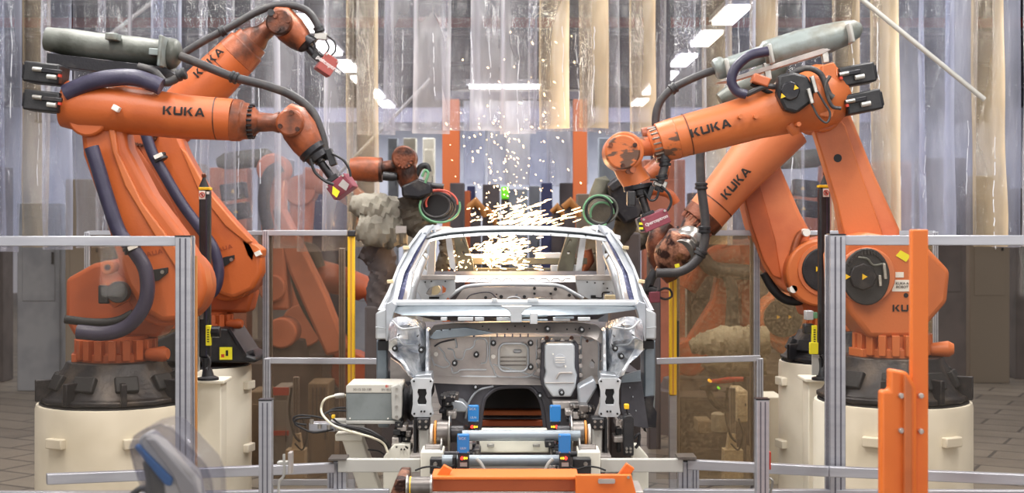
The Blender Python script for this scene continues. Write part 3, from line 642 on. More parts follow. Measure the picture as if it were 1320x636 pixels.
MB().disc(373, 158, 18, d-.38, d-.1, 26).build('wrist_cover', 'orange_dirty', t, bevel=.015); wrist_screws(t, 373, 158, 13, d-.385, 3, 80)
MB().ploft([(400, 192, 18.5), (405, 198, 18), (406, 199, 15), (411, 206, 14)], d-.22, 20).build('tool_flange', 'black_metal', t, bevel=.004)
sensor(t, 411, 206, 429, 231, 441, 241, 31, 21, 35, d-.2, 'red_box', -10, None)
o = [x for x in t.children if x.name.startswith('sensor_head')][0]
q = d-.3
MB().prism([(429, 240), (438, 247), (434, 255), (428, 250)], q, q+.01).build('label_plate', 'yellow_tag', o); MB().prism([(442, 231), (450, 238), (446, 246), (436, 239)], q, q+.01).build('label_plate', 'zinc_warm', o)
MB().ptube([(400, 205), (406, 222), (420, 234), (430, 238)], 2, d-.3, 8).build('cable', 'black', t)
MB().ptube([(428, 198), (442, 206), (450, 218), (452, 228)], 1.6, d-.25, 8).build('cable', 'black', t)
MB().prbox(427, 203, 9, 22, d-.2, .08, 20).build('cable_clamp', 'black', t, bevel=.005)
MB().ploft([(60, 50, 15), (90, 55, 18), (124, 60, 18), (170, 64, 17.5), (205, 68, 17), (212, 68, 20), (224, 70, 20), (229, 71, 17), (233, 71.5, 10)], d-.1, 22).build('hose_cover', 'cover_grey', t, sharp=50)
for x, y in ((146, 62), (202, 82)): MB().prbox(x, y-14, 16, 9, d-.22, .1, -4).build('cover_clip', 'cover_light', t, bevel=.006)
MB().prbox(216, 70, 5, 40, d-.1, .42, -4).build('cover_strap', 'cover_light', t, bevel=.01)
MB().prism([(60, 68), (212, 86), (226, 96), (218, 104), (60, 84)], d-.2, d).build('cover_bracket', 'black_metal', t, bevel=.004)
MB().ptube([(232, 72), (262, 84), (300, 99), (345, 111), (378, 124), (402, 144), (414, 172), (419, 194), (423, 206)], 5.8, d-.16, 12).build('supply_hose', 'hose', t); collar(302, 100, d-.16, -20, 8, 10, t)
MB().ptube([(84, 120), (112, 108), (140, 101), (172, 100), (196, 107), (208, 112)], 11, d-.36, 14).build('supply_hose', 'hose_blue', t)
MB().ptube([(178, 86), (198, 92), (212, 106), (224, 103), (236, 95)], 5.5, d-.3, 10).build('supply_hose', 'hose', t); collar(234, 96, d-.3, 20, 8, 12, t)
MB().ptube([(118, 190), (126, 215), (138, 255), (154, 300), (172, 322), (188, 350), (188, 388), (168, 418), (138, 430), (100, 428)], 9.5, d-.42, 14).build('supply_hose', 'hose_blue', t)
collar(170, 320, d-.42, -58, 12, 9, t, 'black'); MB().prbox(171, 319, 12, 5, d-.52, .02, 22).build('clamp_label', 'sticker', t)
MB().ptube([(84, 412), (120, 416), (150, 414), (172, 404)], 5.5, d-.36, 10).build('supply_hose', 'dark', t)
MB().ploft([(279, 153, 28), (280.4, 153, 28)], d-.22, 24).build('joint_seam', 'wrist_brown', t)
logo('KUKA', P(244, 146, d-.22), (P(276, 153, d)-P(240, 151, d)), S(28.5, d), S(10.5, d), t)
MB().prbox(150, 140, 9, 7, d-.42, .06, -30).build('stop_lug', 'sticker', t, bevel=.004)
for x, y in ((84, 96), (84, 132)): motor_box(t, x-24, y, 46, 26, -6, d-.3, flip=-1)

# ---------------------------------------------------------------- L2: raised robot
d = 11
t = thing('industrial_robot', 'orange robot arm with steeply raised forearm holding a brick red sensor near the ceiling lamps', 'robot arm', (P(262, 0, d).x, d, P(0, 470, d).z), 'large orange robot arms')
x = P(262, 0, d).x
b = MB(); b.prism([(196, 468), (330, 468), (330, 462), (316, 458), (294, 424), (240, 420), (200, 440)], d-.3, d+.3); b.build('base', 'black', t, bevel=.015)
MB().prism([(293, 424), (297, 424), (318, 458), (314, 460)], d-.32, d-.29).build('base_rib', 'black_metal', t)
MB().pbox(283, 448, 299, 464, d-.315, d-.3).build('warning_label', 'yellow_tag', t, smooth=False); MB().pbox(291, 452, 294, 459, d-.318, d-.314).build('pictogram', 'ink', t); MB().pbox(285, 457, 289, 461, d-.318, d-.314).build('pictogram', 'red', t)
MB().ploft([(318, 458, 4), (328, 455, 4)], d-.2).build('lug', 'black_metal', t)
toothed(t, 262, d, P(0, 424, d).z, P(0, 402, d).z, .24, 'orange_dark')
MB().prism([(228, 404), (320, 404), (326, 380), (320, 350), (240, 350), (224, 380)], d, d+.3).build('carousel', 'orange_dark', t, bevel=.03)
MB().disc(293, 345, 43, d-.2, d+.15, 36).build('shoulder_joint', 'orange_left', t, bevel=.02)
MB().prism([(152, 172), (168, 160), (205, 162), (230, 170), (240, 196), (268, 246), (300, 284), (326, 312), (336, 330), (337, 352), (326, 374), (300, 386), (276, 378), (258, 352), (240, 312), (218, 268), (190, 224)], d-.3, d-.08).build('link_arm', 'orange_left', t, bevel=.035, seg=3)
MB().prism([(232, 190), (240, 196), (268, 246), (300, 284), (326, 312), (318, 314), (290, 292), (256, 248)], d-.315, d-.28).build('arm_rib', 'orange', t, bevel=.01)
MB().prism([(160, 176), (168, 172), (222, 262), (258, 344), (250, 346), (214, 276)], d-.315, d-.28).build('arm_rib', 'orange_dark', t, bevel=.01)
MB().prism([(280, 342), (288, 332), (302, 329), (302, 334), (292, 342), (284, 347)], d-.315, d-.29).build('arm_slot', 'dark', t)
MB().disc(298, 335, 2.4, d-.33, d-.29, 12).build('bolt', 'steel', t)
MB().prism([(310, 308), (330, 316), (338, 322), (337, 332), (328, 330), (326, 340), (318, 330)], d-.3, d-.1).build('stop_bracket', 'orange', t, bevel=.01); MB().prbox(333, 327, 7, 6, d-.31, .08, 25).build('white_stop', 'sticker', t)
logo('AUA', P(290, 320, d-.304), (1, 0, .3), 0, S(5, d), t, 'rust_text', .001, 'embossed_mark')
b = MB()
for k in range(26):
    a = 2*PI*k/26; b.disc(183+18*math.cos(a), 172+15*math.sin(a), 2.2, d-.33, d-.3, 8)
b.build('gear_teeth', 'wrist_brown', t); MB().disc(183, 172, 15, d-.325, d-.29, 26).build('elbow_joint', 'orange_dark', t)
MB().ploft([(196, 184, 30), (222, 158, 32), (250, 127, 31), (280, 98, 29.5), (298, 80, 28), (306, 72, 27.5)], d-.1, 24).build('forearm', 'orange_left', t, sharp=50)
MB().ploft([(304, 74, 28), (318, 60, 26), (319, 59, 23), (326, 52, 22)], d-.1, 24).build('forearm_ring', 'orange_dirty', t, bevel=.005)
MB().ploft([(324, 54, 19), (332, 48, 17), (338, 43, 12), (350, 34, 11), (358, 28, 13)], d-.1).build('wrist_neck', 'wrist_brown', t)
MB().ploft([(352, 18, 12), (362, 24, 19), (374, 38, 20), (386, 50, 17), (393, 57, 13)], d-.1, 22).build('wrist_housing', 'orange_dirty', t)
MB().disc(359, 28, 17, d-.28, d+.05, 26).build('wrist_cover', 'wrist_brown', t, bevel=.015); MB().disc(349, 16, 4.5, d-.3, d-.2, 14).build('cover_screw', 'black', t); wrist_screws(t, 361, 28, 10, d-.29, 3, 10)
MB().ploft([(380, 58, 6), (386, 62, 6), (396, 52, 13), (402, 58, 12)], d-.1, 18).build('tool_flange', 'black_metal', t, bevel=.004)
sensor(t, 393, 57, 411, 76, 421, 84, 21, 24, -33, d-.1, 'red_box2', 20, 'perceptron', depth=.12)
MB().prbox(414, 47, 16, 9, d-.1, .07, -5).build('cable_clamp', 'steel', t, bevel=.004)
MB().ptube([(422, 46), (431, 54), (432, 66), (424, 74)], 1.3, d-.12, 8).build('cable', 'black', t); MB().ptube([(406, 64), (416, 72), (424, 62), (420, 52)], 1.2, d-.14, 8).build('cable', 'black', t); MB().ptube([(402, 50), (406, 58), (406, 66)], 1.4, d-.14, 8).build('cable', 'black', t)
MB().ptube([(228, 76), (244, 64), (268, 50), (300, 33), (322, 20), (350, 8), (376, 7), (396, 14), (407, 28), (413, 42)], 5, d-.12, 12).build('supply_hose', 'hose', t); collar(287, 40, d-.12, 28, 7.5, 8, t); collar(411, 38, d-.12, 110, 7, 8, t)
MB().ptube([(186, 168), (196, 196), (208, 218), (234, 262), (262, 300), (276, 322), (282, 348), (278, 372), (266, 384)], 7, d-.4, 12).build('supply_hose', 'hose_blue', t); collar(206, 204, d-.4, -62, 10, 9, t); MB().prbox(204, 201, 11, 5, d-.5, .02, 25).build('clamp_label', 'sticker', t)
MB().ploft([(289, 89, 29.2), (290, 88, 29.2)], d-.1, 24).build('joint_seam', 'wrist_brown', t)
logo('KUKA', P(285, 92, d-.1)-Vector((.06, 0, -.05)), (P(306, 72, d)-P(280, 98, d)), S(29, d), S(9.5, d), t)
MB().ploft([(178, 178, 9), (166, 196, 11), (172, 208, 8)], d-.2).build('motor', 'black', t)

# ---------------------------------------------------------------- dim robots behind the strips and glazing
def dim_robot(label, d, cover, motors, arm, joints, hose, m='orange_pale', base_px=None, fore=None):
    bx = base_px[0]; t = thing('industrial_robot', label, 'robot arm', (P(bx, 0, d).x, d, 0), 'dim orange robots behind the strips and glazing')
    x = P(bx, 0, d).x; zt = P(0, base_px[1], d).z
    MB().loft([(Vector((x, d+.2, 0)), .42), (Vector((x, d+.2, zt*.8)), .42), (Vector((x, d+.2, zt*.82)), .3), (Vector((x, d+.2, zt)), .26)], 20).build('base', 'hall_dark', t)
    if cover: MB().ploft(cover, d, 14).build('hose_cover', 'cover_brown', t)
    for mm in motors:
        o = MB().prbox(*mm[:2], 31, 21, d-.05, .2, mm[2]).build('motor', 'black', t, bevel=.01)
        MB().prbox(mm[0]+8, mm[1]-1, 12, 7, d-.17, .03, mm[2]).build('rib', 'black_metal', o); tri(o, mm[0]-2, mm[1], d-.19, 3, 0)
    for k, a in enumerate(arm): MB().prism(a, d-.1, d+.15).build('link_arm', m, t, bevel=.03)
    for (jx, jy, jr) in joints: MB().disc(jx, jy, jr, d-.16, d+.2, 26).build('joint', m, t, bevel=.02)
    if fore: MB().ploft(fore, d-.05, 18).build('forearm', m, t)
    for h in hose: MB().ptube(h[0], h[1], d-.25, 10).build('supply_hose', 'hose', t)
    return t
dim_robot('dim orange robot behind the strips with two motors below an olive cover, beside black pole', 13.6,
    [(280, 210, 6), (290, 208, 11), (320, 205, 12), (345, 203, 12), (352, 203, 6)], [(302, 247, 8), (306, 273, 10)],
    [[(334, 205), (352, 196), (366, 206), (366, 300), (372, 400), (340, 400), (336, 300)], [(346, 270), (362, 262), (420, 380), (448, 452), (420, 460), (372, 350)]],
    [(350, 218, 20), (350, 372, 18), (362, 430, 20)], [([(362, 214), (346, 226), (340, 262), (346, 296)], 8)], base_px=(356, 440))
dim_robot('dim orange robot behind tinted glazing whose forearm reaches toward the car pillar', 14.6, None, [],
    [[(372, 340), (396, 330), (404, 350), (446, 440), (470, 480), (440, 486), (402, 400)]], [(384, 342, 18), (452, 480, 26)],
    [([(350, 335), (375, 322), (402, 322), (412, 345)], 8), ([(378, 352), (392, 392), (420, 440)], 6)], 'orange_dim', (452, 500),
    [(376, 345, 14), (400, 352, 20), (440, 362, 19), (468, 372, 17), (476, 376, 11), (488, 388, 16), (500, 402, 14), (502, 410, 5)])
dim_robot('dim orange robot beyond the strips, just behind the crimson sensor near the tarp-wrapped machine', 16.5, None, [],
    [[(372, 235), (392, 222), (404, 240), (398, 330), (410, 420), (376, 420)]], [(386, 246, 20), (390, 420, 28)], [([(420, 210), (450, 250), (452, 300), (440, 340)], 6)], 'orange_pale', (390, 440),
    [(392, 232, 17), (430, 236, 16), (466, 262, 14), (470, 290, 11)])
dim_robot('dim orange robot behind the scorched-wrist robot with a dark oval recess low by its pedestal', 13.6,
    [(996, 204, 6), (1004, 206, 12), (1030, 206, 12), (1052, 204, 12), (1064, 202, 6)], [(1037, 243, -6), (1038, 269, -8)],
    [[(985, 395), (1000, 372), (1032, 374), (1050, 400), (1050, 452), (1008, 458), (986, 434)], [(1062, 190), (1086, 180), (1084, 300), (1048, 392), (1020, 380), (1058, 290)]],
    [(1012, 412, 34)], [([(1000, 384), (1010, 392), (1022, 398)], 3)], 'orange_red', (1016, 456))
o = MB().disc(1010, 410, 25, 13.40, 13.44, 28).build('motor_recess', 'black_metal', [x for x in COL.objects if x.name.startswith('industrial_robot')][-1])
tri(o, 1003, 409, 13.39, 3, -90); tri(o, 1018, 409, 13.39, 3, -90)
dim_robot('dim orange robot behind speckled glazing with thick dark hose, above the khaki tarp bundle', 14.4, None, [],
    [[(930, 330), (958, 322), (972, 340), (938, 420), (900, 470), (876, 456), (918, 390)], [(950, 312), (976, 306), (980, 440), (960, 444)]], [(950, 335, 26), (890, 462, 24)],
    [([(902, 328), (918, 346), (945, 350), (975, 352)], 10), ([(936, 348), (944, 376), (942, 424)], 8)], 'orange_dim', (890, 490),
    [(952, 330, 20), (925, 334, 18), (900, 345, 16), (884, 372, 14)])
# ================================================================ the car body
d0 = 9.1
car = thing('car_body', 'bare silver car body shell without bonnet or doors, standing on the welding skid', 'car body', (P(665, 0, 10.4).x, 10.4, .55))
AX = 665.0
def mirp(pts): return [(2*AX-p[0],)+tuple(p[1:]) for p in pts]
def both(name, m, fn, bevel=0, sharp=38):
    """the same pressing on both sides of the shell"""
    out = []
    for s in (0, 1): out.append(fn(MB(), (lambda q: q) if s == 0 else mirp).build(name, m, car, bevel=bevel, sharp=sharp))
    return out
def ribbon(b, A, B, thick=(0, .03, 0)):
    """sheet strip between two rails of 3D points, given thickness"""
    n = len(A); t = Vector(thick); vs = list(A)+list(B)+[a+t for a in A]+[a+t for a in B]; fs = []
    for i in range(n-1):
        fs += [(i, i+1, n+i+1, n+i), (2*n+i+1, 2*n+i, 3*n+i, 3*n+i+1), (i, 2*n+i, 2*n+i+1, i+1), (n+i+1, 3*n+i+1, 3*n+i, n+i)]
    fs += [(0, n, 3*n, 2*n), (n-1, 3*n-1, 4*n-1, 2*n-1)]
    return b.add(vs, fs)
def prib(b, A, B, f=lambda q: q, thick=(0, .03, 0)): return ribbon(b, [P(*p) for p in f(A)], [P(*p) for p in f(B)], thick)

# A pillars: outer skin, seal flange, inner pressing
both('pillar_outer', 'zinc', lambda b, f: prib(b, [(486, 408, 9.15), (500, 384, 9.25), (509, 352, 9.45), (525, 322, 9.75), (541, 297, 10.05), (549, 291, 10.15), (566, 290, 10.3)],
     [(505, 412, 9.1), (513, 384, 9.2), (521, 352, 9.4), (536, 324, 9.7), (549, 304, 9.98), (556, 297, 10.1), (569, 296, 10.25)], f, (0, .05, 0)), .004)
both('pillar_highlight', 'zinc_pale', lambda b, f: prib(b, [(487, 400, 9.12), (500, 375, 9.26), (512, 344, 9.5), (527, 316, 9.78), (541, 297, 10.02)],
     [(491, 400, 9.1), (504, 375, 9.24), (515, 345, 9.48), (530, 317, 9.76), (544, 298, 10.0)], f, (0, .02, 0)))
both('seal_flange', 'inner_blue', lambda b, f: prib(b, [(509, 394, 9.25), (513, 378, 9.32), (524, 346, 9.55), (537, 320, 9.8), (547, 303, 10.03)],
     [(517, 392, 9.25), (521, 378, 9.32), (528, 348, 9.55), (541, 322, 9.8), (550, 305, 10.03)], f))
both('pillar_inner', 'zinc_warm', lambda b, f: prib(b, [(517, 392, 9.3), (521, 376, 9.36), (528, 348, 9.58), (541, 322, 9.84), (550, 304, 10.06)],
     [(524, 394, 9.3), (528, 376, 9.36), (534, 350, 9.58), (546, 326, 9.84), (557, 306, 10.06)], f, (0, .08, 0)), .003)
both('pillar_edge', 'zinc_pale', lambda b, f: b.ptube(f([(524, 392, 9.28), (528, 374, 9.34), (533, 350, 9.56), (545, 326, 9.82), (556, 307, 10.04)]), 1.4, None, 8))
for f in (lambda q: q, mirp):
    for x, y, dd in ((523.5, 319.5, 9.72), (503, 363, 9.36)):
        (x2, y2), = f([(x, y)])
        MB().prbox(x2, y2, 8, 4.5, dd-.02, .04, 6 if x2 < AX else -6).build('spacer_tab', 'beige_tab', car, bevel=.004)
# roof header
hdr = [(548, 302), (560, 298), (580, 294.5), (620, 291.5), (665, 290.5), (710, 291.5), (750, 294.5), (776, 298), (790, 301), (800, 304)]
def roofline(dy, dd, k=1.0): return [(x, y+dy, dd) for x, y in hdr]
prib_b = MB(); prib(prib_b, roofline(0, 10.25), roofline(5, 10.0), thick=(0, .02, -.01)); prib_b.build('roof_header', 'zinc_pale', car, bevel=.003)
b = MB(); prib(b, roofline(5, 10.02), roofline(9, 10.06), thick=(0, .05, 0)); b.build('header_channel', 'zinc_blue', car, bevel=.003)
b = MB(); prib(b, roofline(8.5, 10.0), roofline(12.5, 9.97), thick=(0, .06, 0)); b.build('header_lip', 'zinc_pale', car, bevel=.003)
for k in range(9):
    x = 575+k*22.5; y = 304.8-2.6*(1-((x-665)/115)**2); MB().disc(x, y, .9, 9.955, 9.99, 8).build('header_hole', 'dark', car)
b = MB(); b.ptube([(548, 302, 10.0), (553, 296, 10.1), (558, 292, 10.2), (560, 300, 10.15)], 2.4, None, 8); b.build('header_gusset', 'zinc', car)
b = MB(); b.ptube(mirp([(548, 302, 10.0), (553, 296, 10.1), (558, 292, 10.2), (560, 300, 10.15)]), 2.4, None, 8); b.build('header_gusset', 'zinc', car)
for dd, y in ((11.0, 294), (11.8, 295)):
    b = MB(); prib(b, [(565, y+4, dd), (665, y-1, dd), (765, y+4, dd)], [(565, y+7, dd-.1), (665, y+2, dd-.1), (765, y+7, dd-.1)]); b.build('roof_bow', 'zinc_warm', car)
both('cant_rail', 'zinc', lambda b, f: prib(b, [(549, 293, 10.15), (566, 292, 11.0), (576, 292, 11.9), (584, 296, 12.6)], [(555, 302, 10.15), (570, 299, 11.0), (580, 299, 11.9), (588, 303, 12.6)], f, (.02, 0, 0)))
# B and C pillars
both('centre_pillar', 'zinc_warm', lambda b, f: b.prism(f([(556, 302), (562, 302), (560, 350), (556, 380), (548, 380), (551, 345)]), 10.7, 10.78), .004)
both('pillar_web', 'zinc', lambda b, f: b.prism(f([(540, 326), (552, 310), (556, 320), (552, 388), (530, 388), (530, 360)]), 10.9, 10.95, [f([(546, 328), (550, 322), (550, 350), (545, 345)])]), .003)
both('pillar_pressing', 'zinc_pale', lambda b, f: b.ploft(f([(549, 330, 4, 10.5), (541, 342, 7, 10.4), (536, 356, 7, 10.3), (531, 372, 7, 10.2), (528, 388, 8, 10.2)]), None, 14))
both('hook_rod', 'beige_tab', lambda b, f: b.ptube(f([(540, 322, 10.2), (543, 326, 10.2), (549, 334, 10.3)]), 1.0, None, 6))
both('rear_pillar', 'cover_brown', lambda b, f: b.prism(f([(584, 300), (598, 300), (610, 340), (612, 356), (592, 356)]), 12.0, 12.1, [f(circ(597, 326, 2, 8)), f(circ(595, 310, 1.6, 8))]), .004)
both('rear_pillar_flange', 'zinc_pale', lambda b, f: prib(b, [(574, 302, 11.9), (576, 320, 11.9), (580, 345, 11.9)], [(581, 302, 11.9), (584, 320, 11.9), (588, 350, 11.9)], f))
# rear of the cabin seen through the screen opening
b = MB(); b.pbox(575, 333, 757, 341, 12.3, 12.36); b.pbox(590, 346, 748, 349, 12.2, 12.3); b.build('tail_crossmember', 'cover_brown', car, bevel=.004)
MB().pbox(596, 328, 640, 334, 12.5, 12.55).build('tail_bracket', 'zinc_pale', car, bevel=.004); MB().pbox(690, 326, 740, 333, 12.5, 12.55).build('tail_bracket', 'zinc_pale', car, bevel=.004)
for x in (718, 742): MB().pbox(x-8, 342, x+8, 350, 12.1, 12.15).build('tail_bracket', 'zinc_pale', car, bevel=.004)
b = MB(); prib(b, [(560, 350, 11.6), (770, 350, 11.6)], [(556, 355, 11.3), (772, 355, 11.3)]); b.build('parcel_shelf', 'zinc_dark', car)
b = MB(); prib(b, [(586, 355.5, 11.25), (742, 355.5, 11.25)], [(586, 364, 11.2), (742, 364, 11.2)])
b.build('shelf_front', 'zinc_warm', car)
b = MB()
for k in range(9):
    x = 596+k*15.5; b.ptube([(x, 359.5), (x+3, 362.5), (x+6, 362.5), (x+9, 359.5), (x+15.5, 359.5)], .5, 11.17, 6, 2)
b.build('shelf_bead', 'dark', car)
MB().ptube([(578, 384, 11.0), (590, 375, 11.0), (604, 369, 11.0), (640, 367, 11.0), (700, 367, 11.0), (722, 369, 11.0), (738, 377, 11.0), (752, 385, 11.0)], 2.4, None, 10).build('seat_back_frame', 'zinc_pale', car)
o = MB().prism([(586, 388), (596, 374), (612, 370), (722, 370), (736, 378), (745, 390)], 11.08, 11.12, [circ(666, 381, 1.8, 10), rrect(686, 383, 712, 391, 2), circ(640, 380, 1.4, 10)]).build('seat_back_panel', 'zinc_warm', car)
for x, y, r in ((646, 383, 2.4), (676, 383, 2.2), (689, 372, 2.0), (716, 373, 2.2), (689, 379, 1.6), (710, 379, 1.6), (626, 384, 2), (734, 381, 2)): MB().disc(x, y, r, 11.03, 11.09, 12).build('plug', 'grommet', o)
MB().pbox(688, 384, 711, 390, 11.2, 11.24).build('plate', 'zinc_pale', car)
MB().ptube([(652, 389), (656, 384), (666, 383), (674, 388)], 1, 11.05, 6).build('bead', 'zinc_pale', o); MB().ptube([(600, 388), (608, 380), (630, 377), (640, 384)], .8, 11.05, 6).build('bead', 'zinc_dark', o)
# strut shelves each side with the slotted openings
MB().prism([(541, 357), (586, 356), (587, 375), (572, 389), (545, 389), (536, 372)], 10.6, 10.66, [[(549, 379), (554, 372), (560, 369), (570, 368), (575, 372), (574, 377), (568, 380), (556, 382)]]).build('speaker_panel', 'zinc_pale', car, bevel=.003)
MB().disc(561, 374, 6.5, 10.72, 10.8, 20).build('speaker_magnet', 'beige_tab', car); MB().pbox(553, 383, 566, 385.5, 10.56, 10.6).build('slot', 'dark', car)
MB().pbox(542, 355, 587, 361, 10.5, 10.58).build('panel_lip', 'zinc_warm', car, bevel=.004)
MB().prism([(742, 361), (790, 361), (796, 389), (764, 389), (745, 378)], 10.6, 10.66, [rrect(776, 376, 790, 388, 2)]).build('speaker_panel', 'zinc_pale', car, bevel=.003)
MB().pbox(742, 355, 792, 361.5, 10.5, 10.58).build('panel_lip', 'zinc_warm', car, bevel=.004)
MB().pbox(780, 381, 801, 388, 10.4, 10.5).build('panel_tab', 'beige_tab', car, bevel=.003)
MB().pbox(762, 381, 768, 385, 10.56, 10.6).build('slot', 'dark', car); MB().ptube([(768, 384), (776, 384), (777, 378), (786, 377)], .9, 10.56, 6).build('slot', 'dark', car)
for x, y in ((548, 364), (556, 363), (574, 363), (757, 364), (767, 365), (778, 366), (783, 372)): MB().disc(x, y, 1, 10.58, 10.6, 8).build('panel_hole', 'dark', car)
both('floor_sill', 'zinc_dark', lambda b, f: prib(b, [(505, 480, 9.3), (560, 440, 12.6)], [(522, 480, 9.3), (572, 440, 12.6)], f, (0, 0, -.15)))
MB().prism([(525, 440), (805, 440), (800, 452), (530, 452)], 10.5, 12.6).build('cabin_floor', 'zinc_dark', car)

# cowl
MB().pbox(508, 388.5, 822, 395, 8.95, 9.15).build('cowl_flange', 'zinc_pale', car, bevel=.006)
b = MB()
prib(b, [(506, 396, 8.95), (520, 396, 8.9), (560, 396, 8.86), (655, 396, 8.85), (665, 396, 8.85), (675, 396, 8.85), (770, 396, 8.86), (810, 396, 8.9), (824, 396, 8.95)],
        [(507, 403, 8.85), (520, 407, 8.8), (560, 408, 8.78), (655, 408, 8.76), (665, 408, 8.76), (675, 408, 8.76), (770, 406, 8.78), (810, 401, 8.82), (824, 399, 8.9)], thick=(0, .1, 0))
b.build('cowl_beam', 'zinc_blue', car, bevel=.006)
b = MB(); prib(b, [(540, 408, 8.8), (650, 409, 8.76), (680, 409, 8.76), (780, 406, 8.8)], [(560, 413, 8.95), (650, 413.5, 8.95), (680, 413.5, 8.95), (770, 412, 8.95)]); b.build('cowl_tray', 'zinc_dark', car)
MB().prism([(646, 395), (686, 395), (677, 399), (673, 404), (673, 416), (658, 416), (658, 404), (654, 399)], 8.68, 8.76).build('centre_bracket', 'zinc_pale', car, bevel=.004)
MB().pbox(683, 404, 693, 418, 8.66, 8.74).build('cowl_clip', 'zinc_pale', car, bevel=.004); MB().ptube([(671, 408), (706, 407)], 2, 8.72, 8).build('cowl_tube', 'zinc_blue', car); MB().ptube([(671, 413), (706, 413)], 1.6, 8.72, 8).build('cowl_tube', 'zinc_blue', car)
for x, w in ((568, 8), (590, 20), (612, 12), (640, 20), (713, 22), (745, 16)): MB().pbox(x, 409.5, x+w, 414, 8.74, 8.8).build('cowl_tab', 'zinc_pale', car, bevel=.003)
for x, w in ((634, 7), (680, 14)): MB().pbox(x, 385.5, x+w, 390, 8.93, 8.98).build('cowl_tab', 'zinc_pale', car, bevel=.003)
MB().pbox(716, 409, 740, 411, 8.7, 8.76).build('cowl_tube', 'zinc_blue', car)
# firewall crossbeam
b = MB()
A = [(550, 430), (560, 420), (585, 417), (665, 415.5), (745, 416), (770, 420), (779, 428)]; B = [(552, 442), (563, 433), (586, 431), (665, 430), (742, 431), (762, 436), (776, 444)]
prib(b, [(x, y, 8.92) for x, y in A], [(x, y, 8.86) for x, y in B], thick=(0, .12, 0)); b.build('firewall_beam', 'zinc_warm', car, bevel=.006)
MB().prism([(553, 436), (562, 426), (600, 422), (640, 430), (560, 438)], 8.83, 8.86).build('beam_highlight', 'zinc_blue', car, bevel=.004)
for x, y in ((569, 426), (580, 425), (622, 421), (630, 425), (654, 425), (664, 421), (676, 421), (692, 425), (731, 425), (742, 425), (760, 424)): MB().disc(x, y, 1, 8.82, 8.85, 8).build('beam_hole', 'dark', car)
# firewall
fw = [(552, 434), (778, 434), (779, 470), (777, 492), (740, 494), (600, 494), (560, 492), (552, 480)]
hole = rrect(643, 443, 681, 479, 9)
holes = [hole, rrect(771, 443, 776, 466, 2), [(760, 470), (763, 463), (767, 468), (766, 475), (761, 475)]]
MB().prism(fw, 9.0, 9.03, holes).build('firewall', 'zinc_warm', car)
MB().ptube([(x, y, 8.99) for x, y in hole+hole[:1]], 1.6, None, 8, 1).build('opening_rim', 'zinc_pale', car)
o = MB().pbox(638, 438, 686, 484, 9.07, 9.08).build('inner_plate', 'sticker', car)
for y in (461, 466, 471): MB().ptube([(645, y), (678, y)], 1.0, 9.06, 6).build('rib', 'zinc_warm', o)
MB().prbox(667, 453, 11, 5, 9.06, .02, 0).build('rib', 'zinc_pale', o, bevel=.01)
beads = [[(560, 447), (568, 442), (580, 439), (586, 438)], [(587, 437), (589, 447), (587, 448)], [(577, 450), (584, 452), (587, 462), (593, 464), (597, 462), (600, 452), (606, 450), (611, 446), (612, 440), (616, 437), (624, 437), (628, 444), (627, 466), (620, 469)],
         [(560, 470), (572, 474), (580, 470), (574, 462), (572, 455), (565, 448)], [(582, 474), (584, 481), (590, 480), (596, 477), (627, 477)], [(632, 434), (631, 462), (636, 476), (644, 486), (680, 486), (690, 478)], [(636, 470), (700, 488)],
         [(556, 460), (560, 472)], [(749, 434), (749, 484), (754, 488)], [(749, 434), (760, 440), (771, 440), (771, 484), (766, 489), (754, 489)], [(692, 438), (692, 470), (698, 478)], [(586, 494), (594, 486), (640, 486)]]
for q in beads: MB().ptube([(x, y, 8.995) for x, y in q], 1.1, None, 6, 4).build('pressed_bead', 'zinc_pale' if len(q) != 4 else 'zinc_dark', car)
b = MB(); prib(b, [(556, 484, 8.98), (600, 486, 8.98), (700, 488, 8.98), (777, 486, 8.98)], [(556, 494, 8.86), (600, 496, 8.86), (700, 497, 8.86), (777, 495, 8.86)], thick=(0, .03, 0)); b.build('firewall_foot', 'zinc_warm', car)
for x in (588, 610, 640, 650, 660, 670, 680): MB().pbox(x, 431, x+1.4, 435, 8.9, 9.0).build('weld_tick', 'inner_blue', car)
# battery tray
tray = [(702, 446), (706, 443), (738, 443), (741, 446), (741, 474), (744, 484), (742, 500), (736, 512), (712, 512), (702, 497), (701, 490), (704, 480), (702, 474)]
big = [(698, 444), (701, 441), (743, 441), (746, 446), (747, 500), (741, 514), (706, 514), (697, 496), (696, 484), (697, 470)]
MB().prism(big, 8.86, 9.02).build('tray_surround', 'zinc_dark', car, bevel=.01)
o = MB().prism(tray, 8.76, 8.88).build('tray_cover', 'zinc_pale', car, bevel=.02, seg=3)
for x, y in ((700, 437), (712, 437), (725, 437), (736, 438), (747, 445), (748, 457), (748, 469), (748, 481), (695, 450), (694, 463), (695, 475)): MB().disc(x, y+3, 2.8, 8.9, 8.98, 10).build('tray_lobe', 'zinc_warm', car)
MB().disc(722, 465, 8, 8.75, 8.77, 24).build('tray_disc', 'zinc', o)
for y in (461, 464, 467): MB().pbox(716, y, 728, y+.9, 8.742, 8.75).build('disc_slot', 'sticker', o)
MB().ptube([(717, 489), (720, 483), (724, 481), (738, 481)], 1.3, 8.75, 8).build('pressed_bead', 'zinc_warm', o); MB().ptube([(703, 494), (740, 494)], .8, 8.755, 6).build('pressed_bead', 'zinc_warm', o)
MB().disc(713, 457, 1, 8.74, 8.76, 8).build('hole', 'sticker', o); MB().disc(729, 473, 1.3, 8.74, 8.76, 8).build('hole', 'sticker', o)
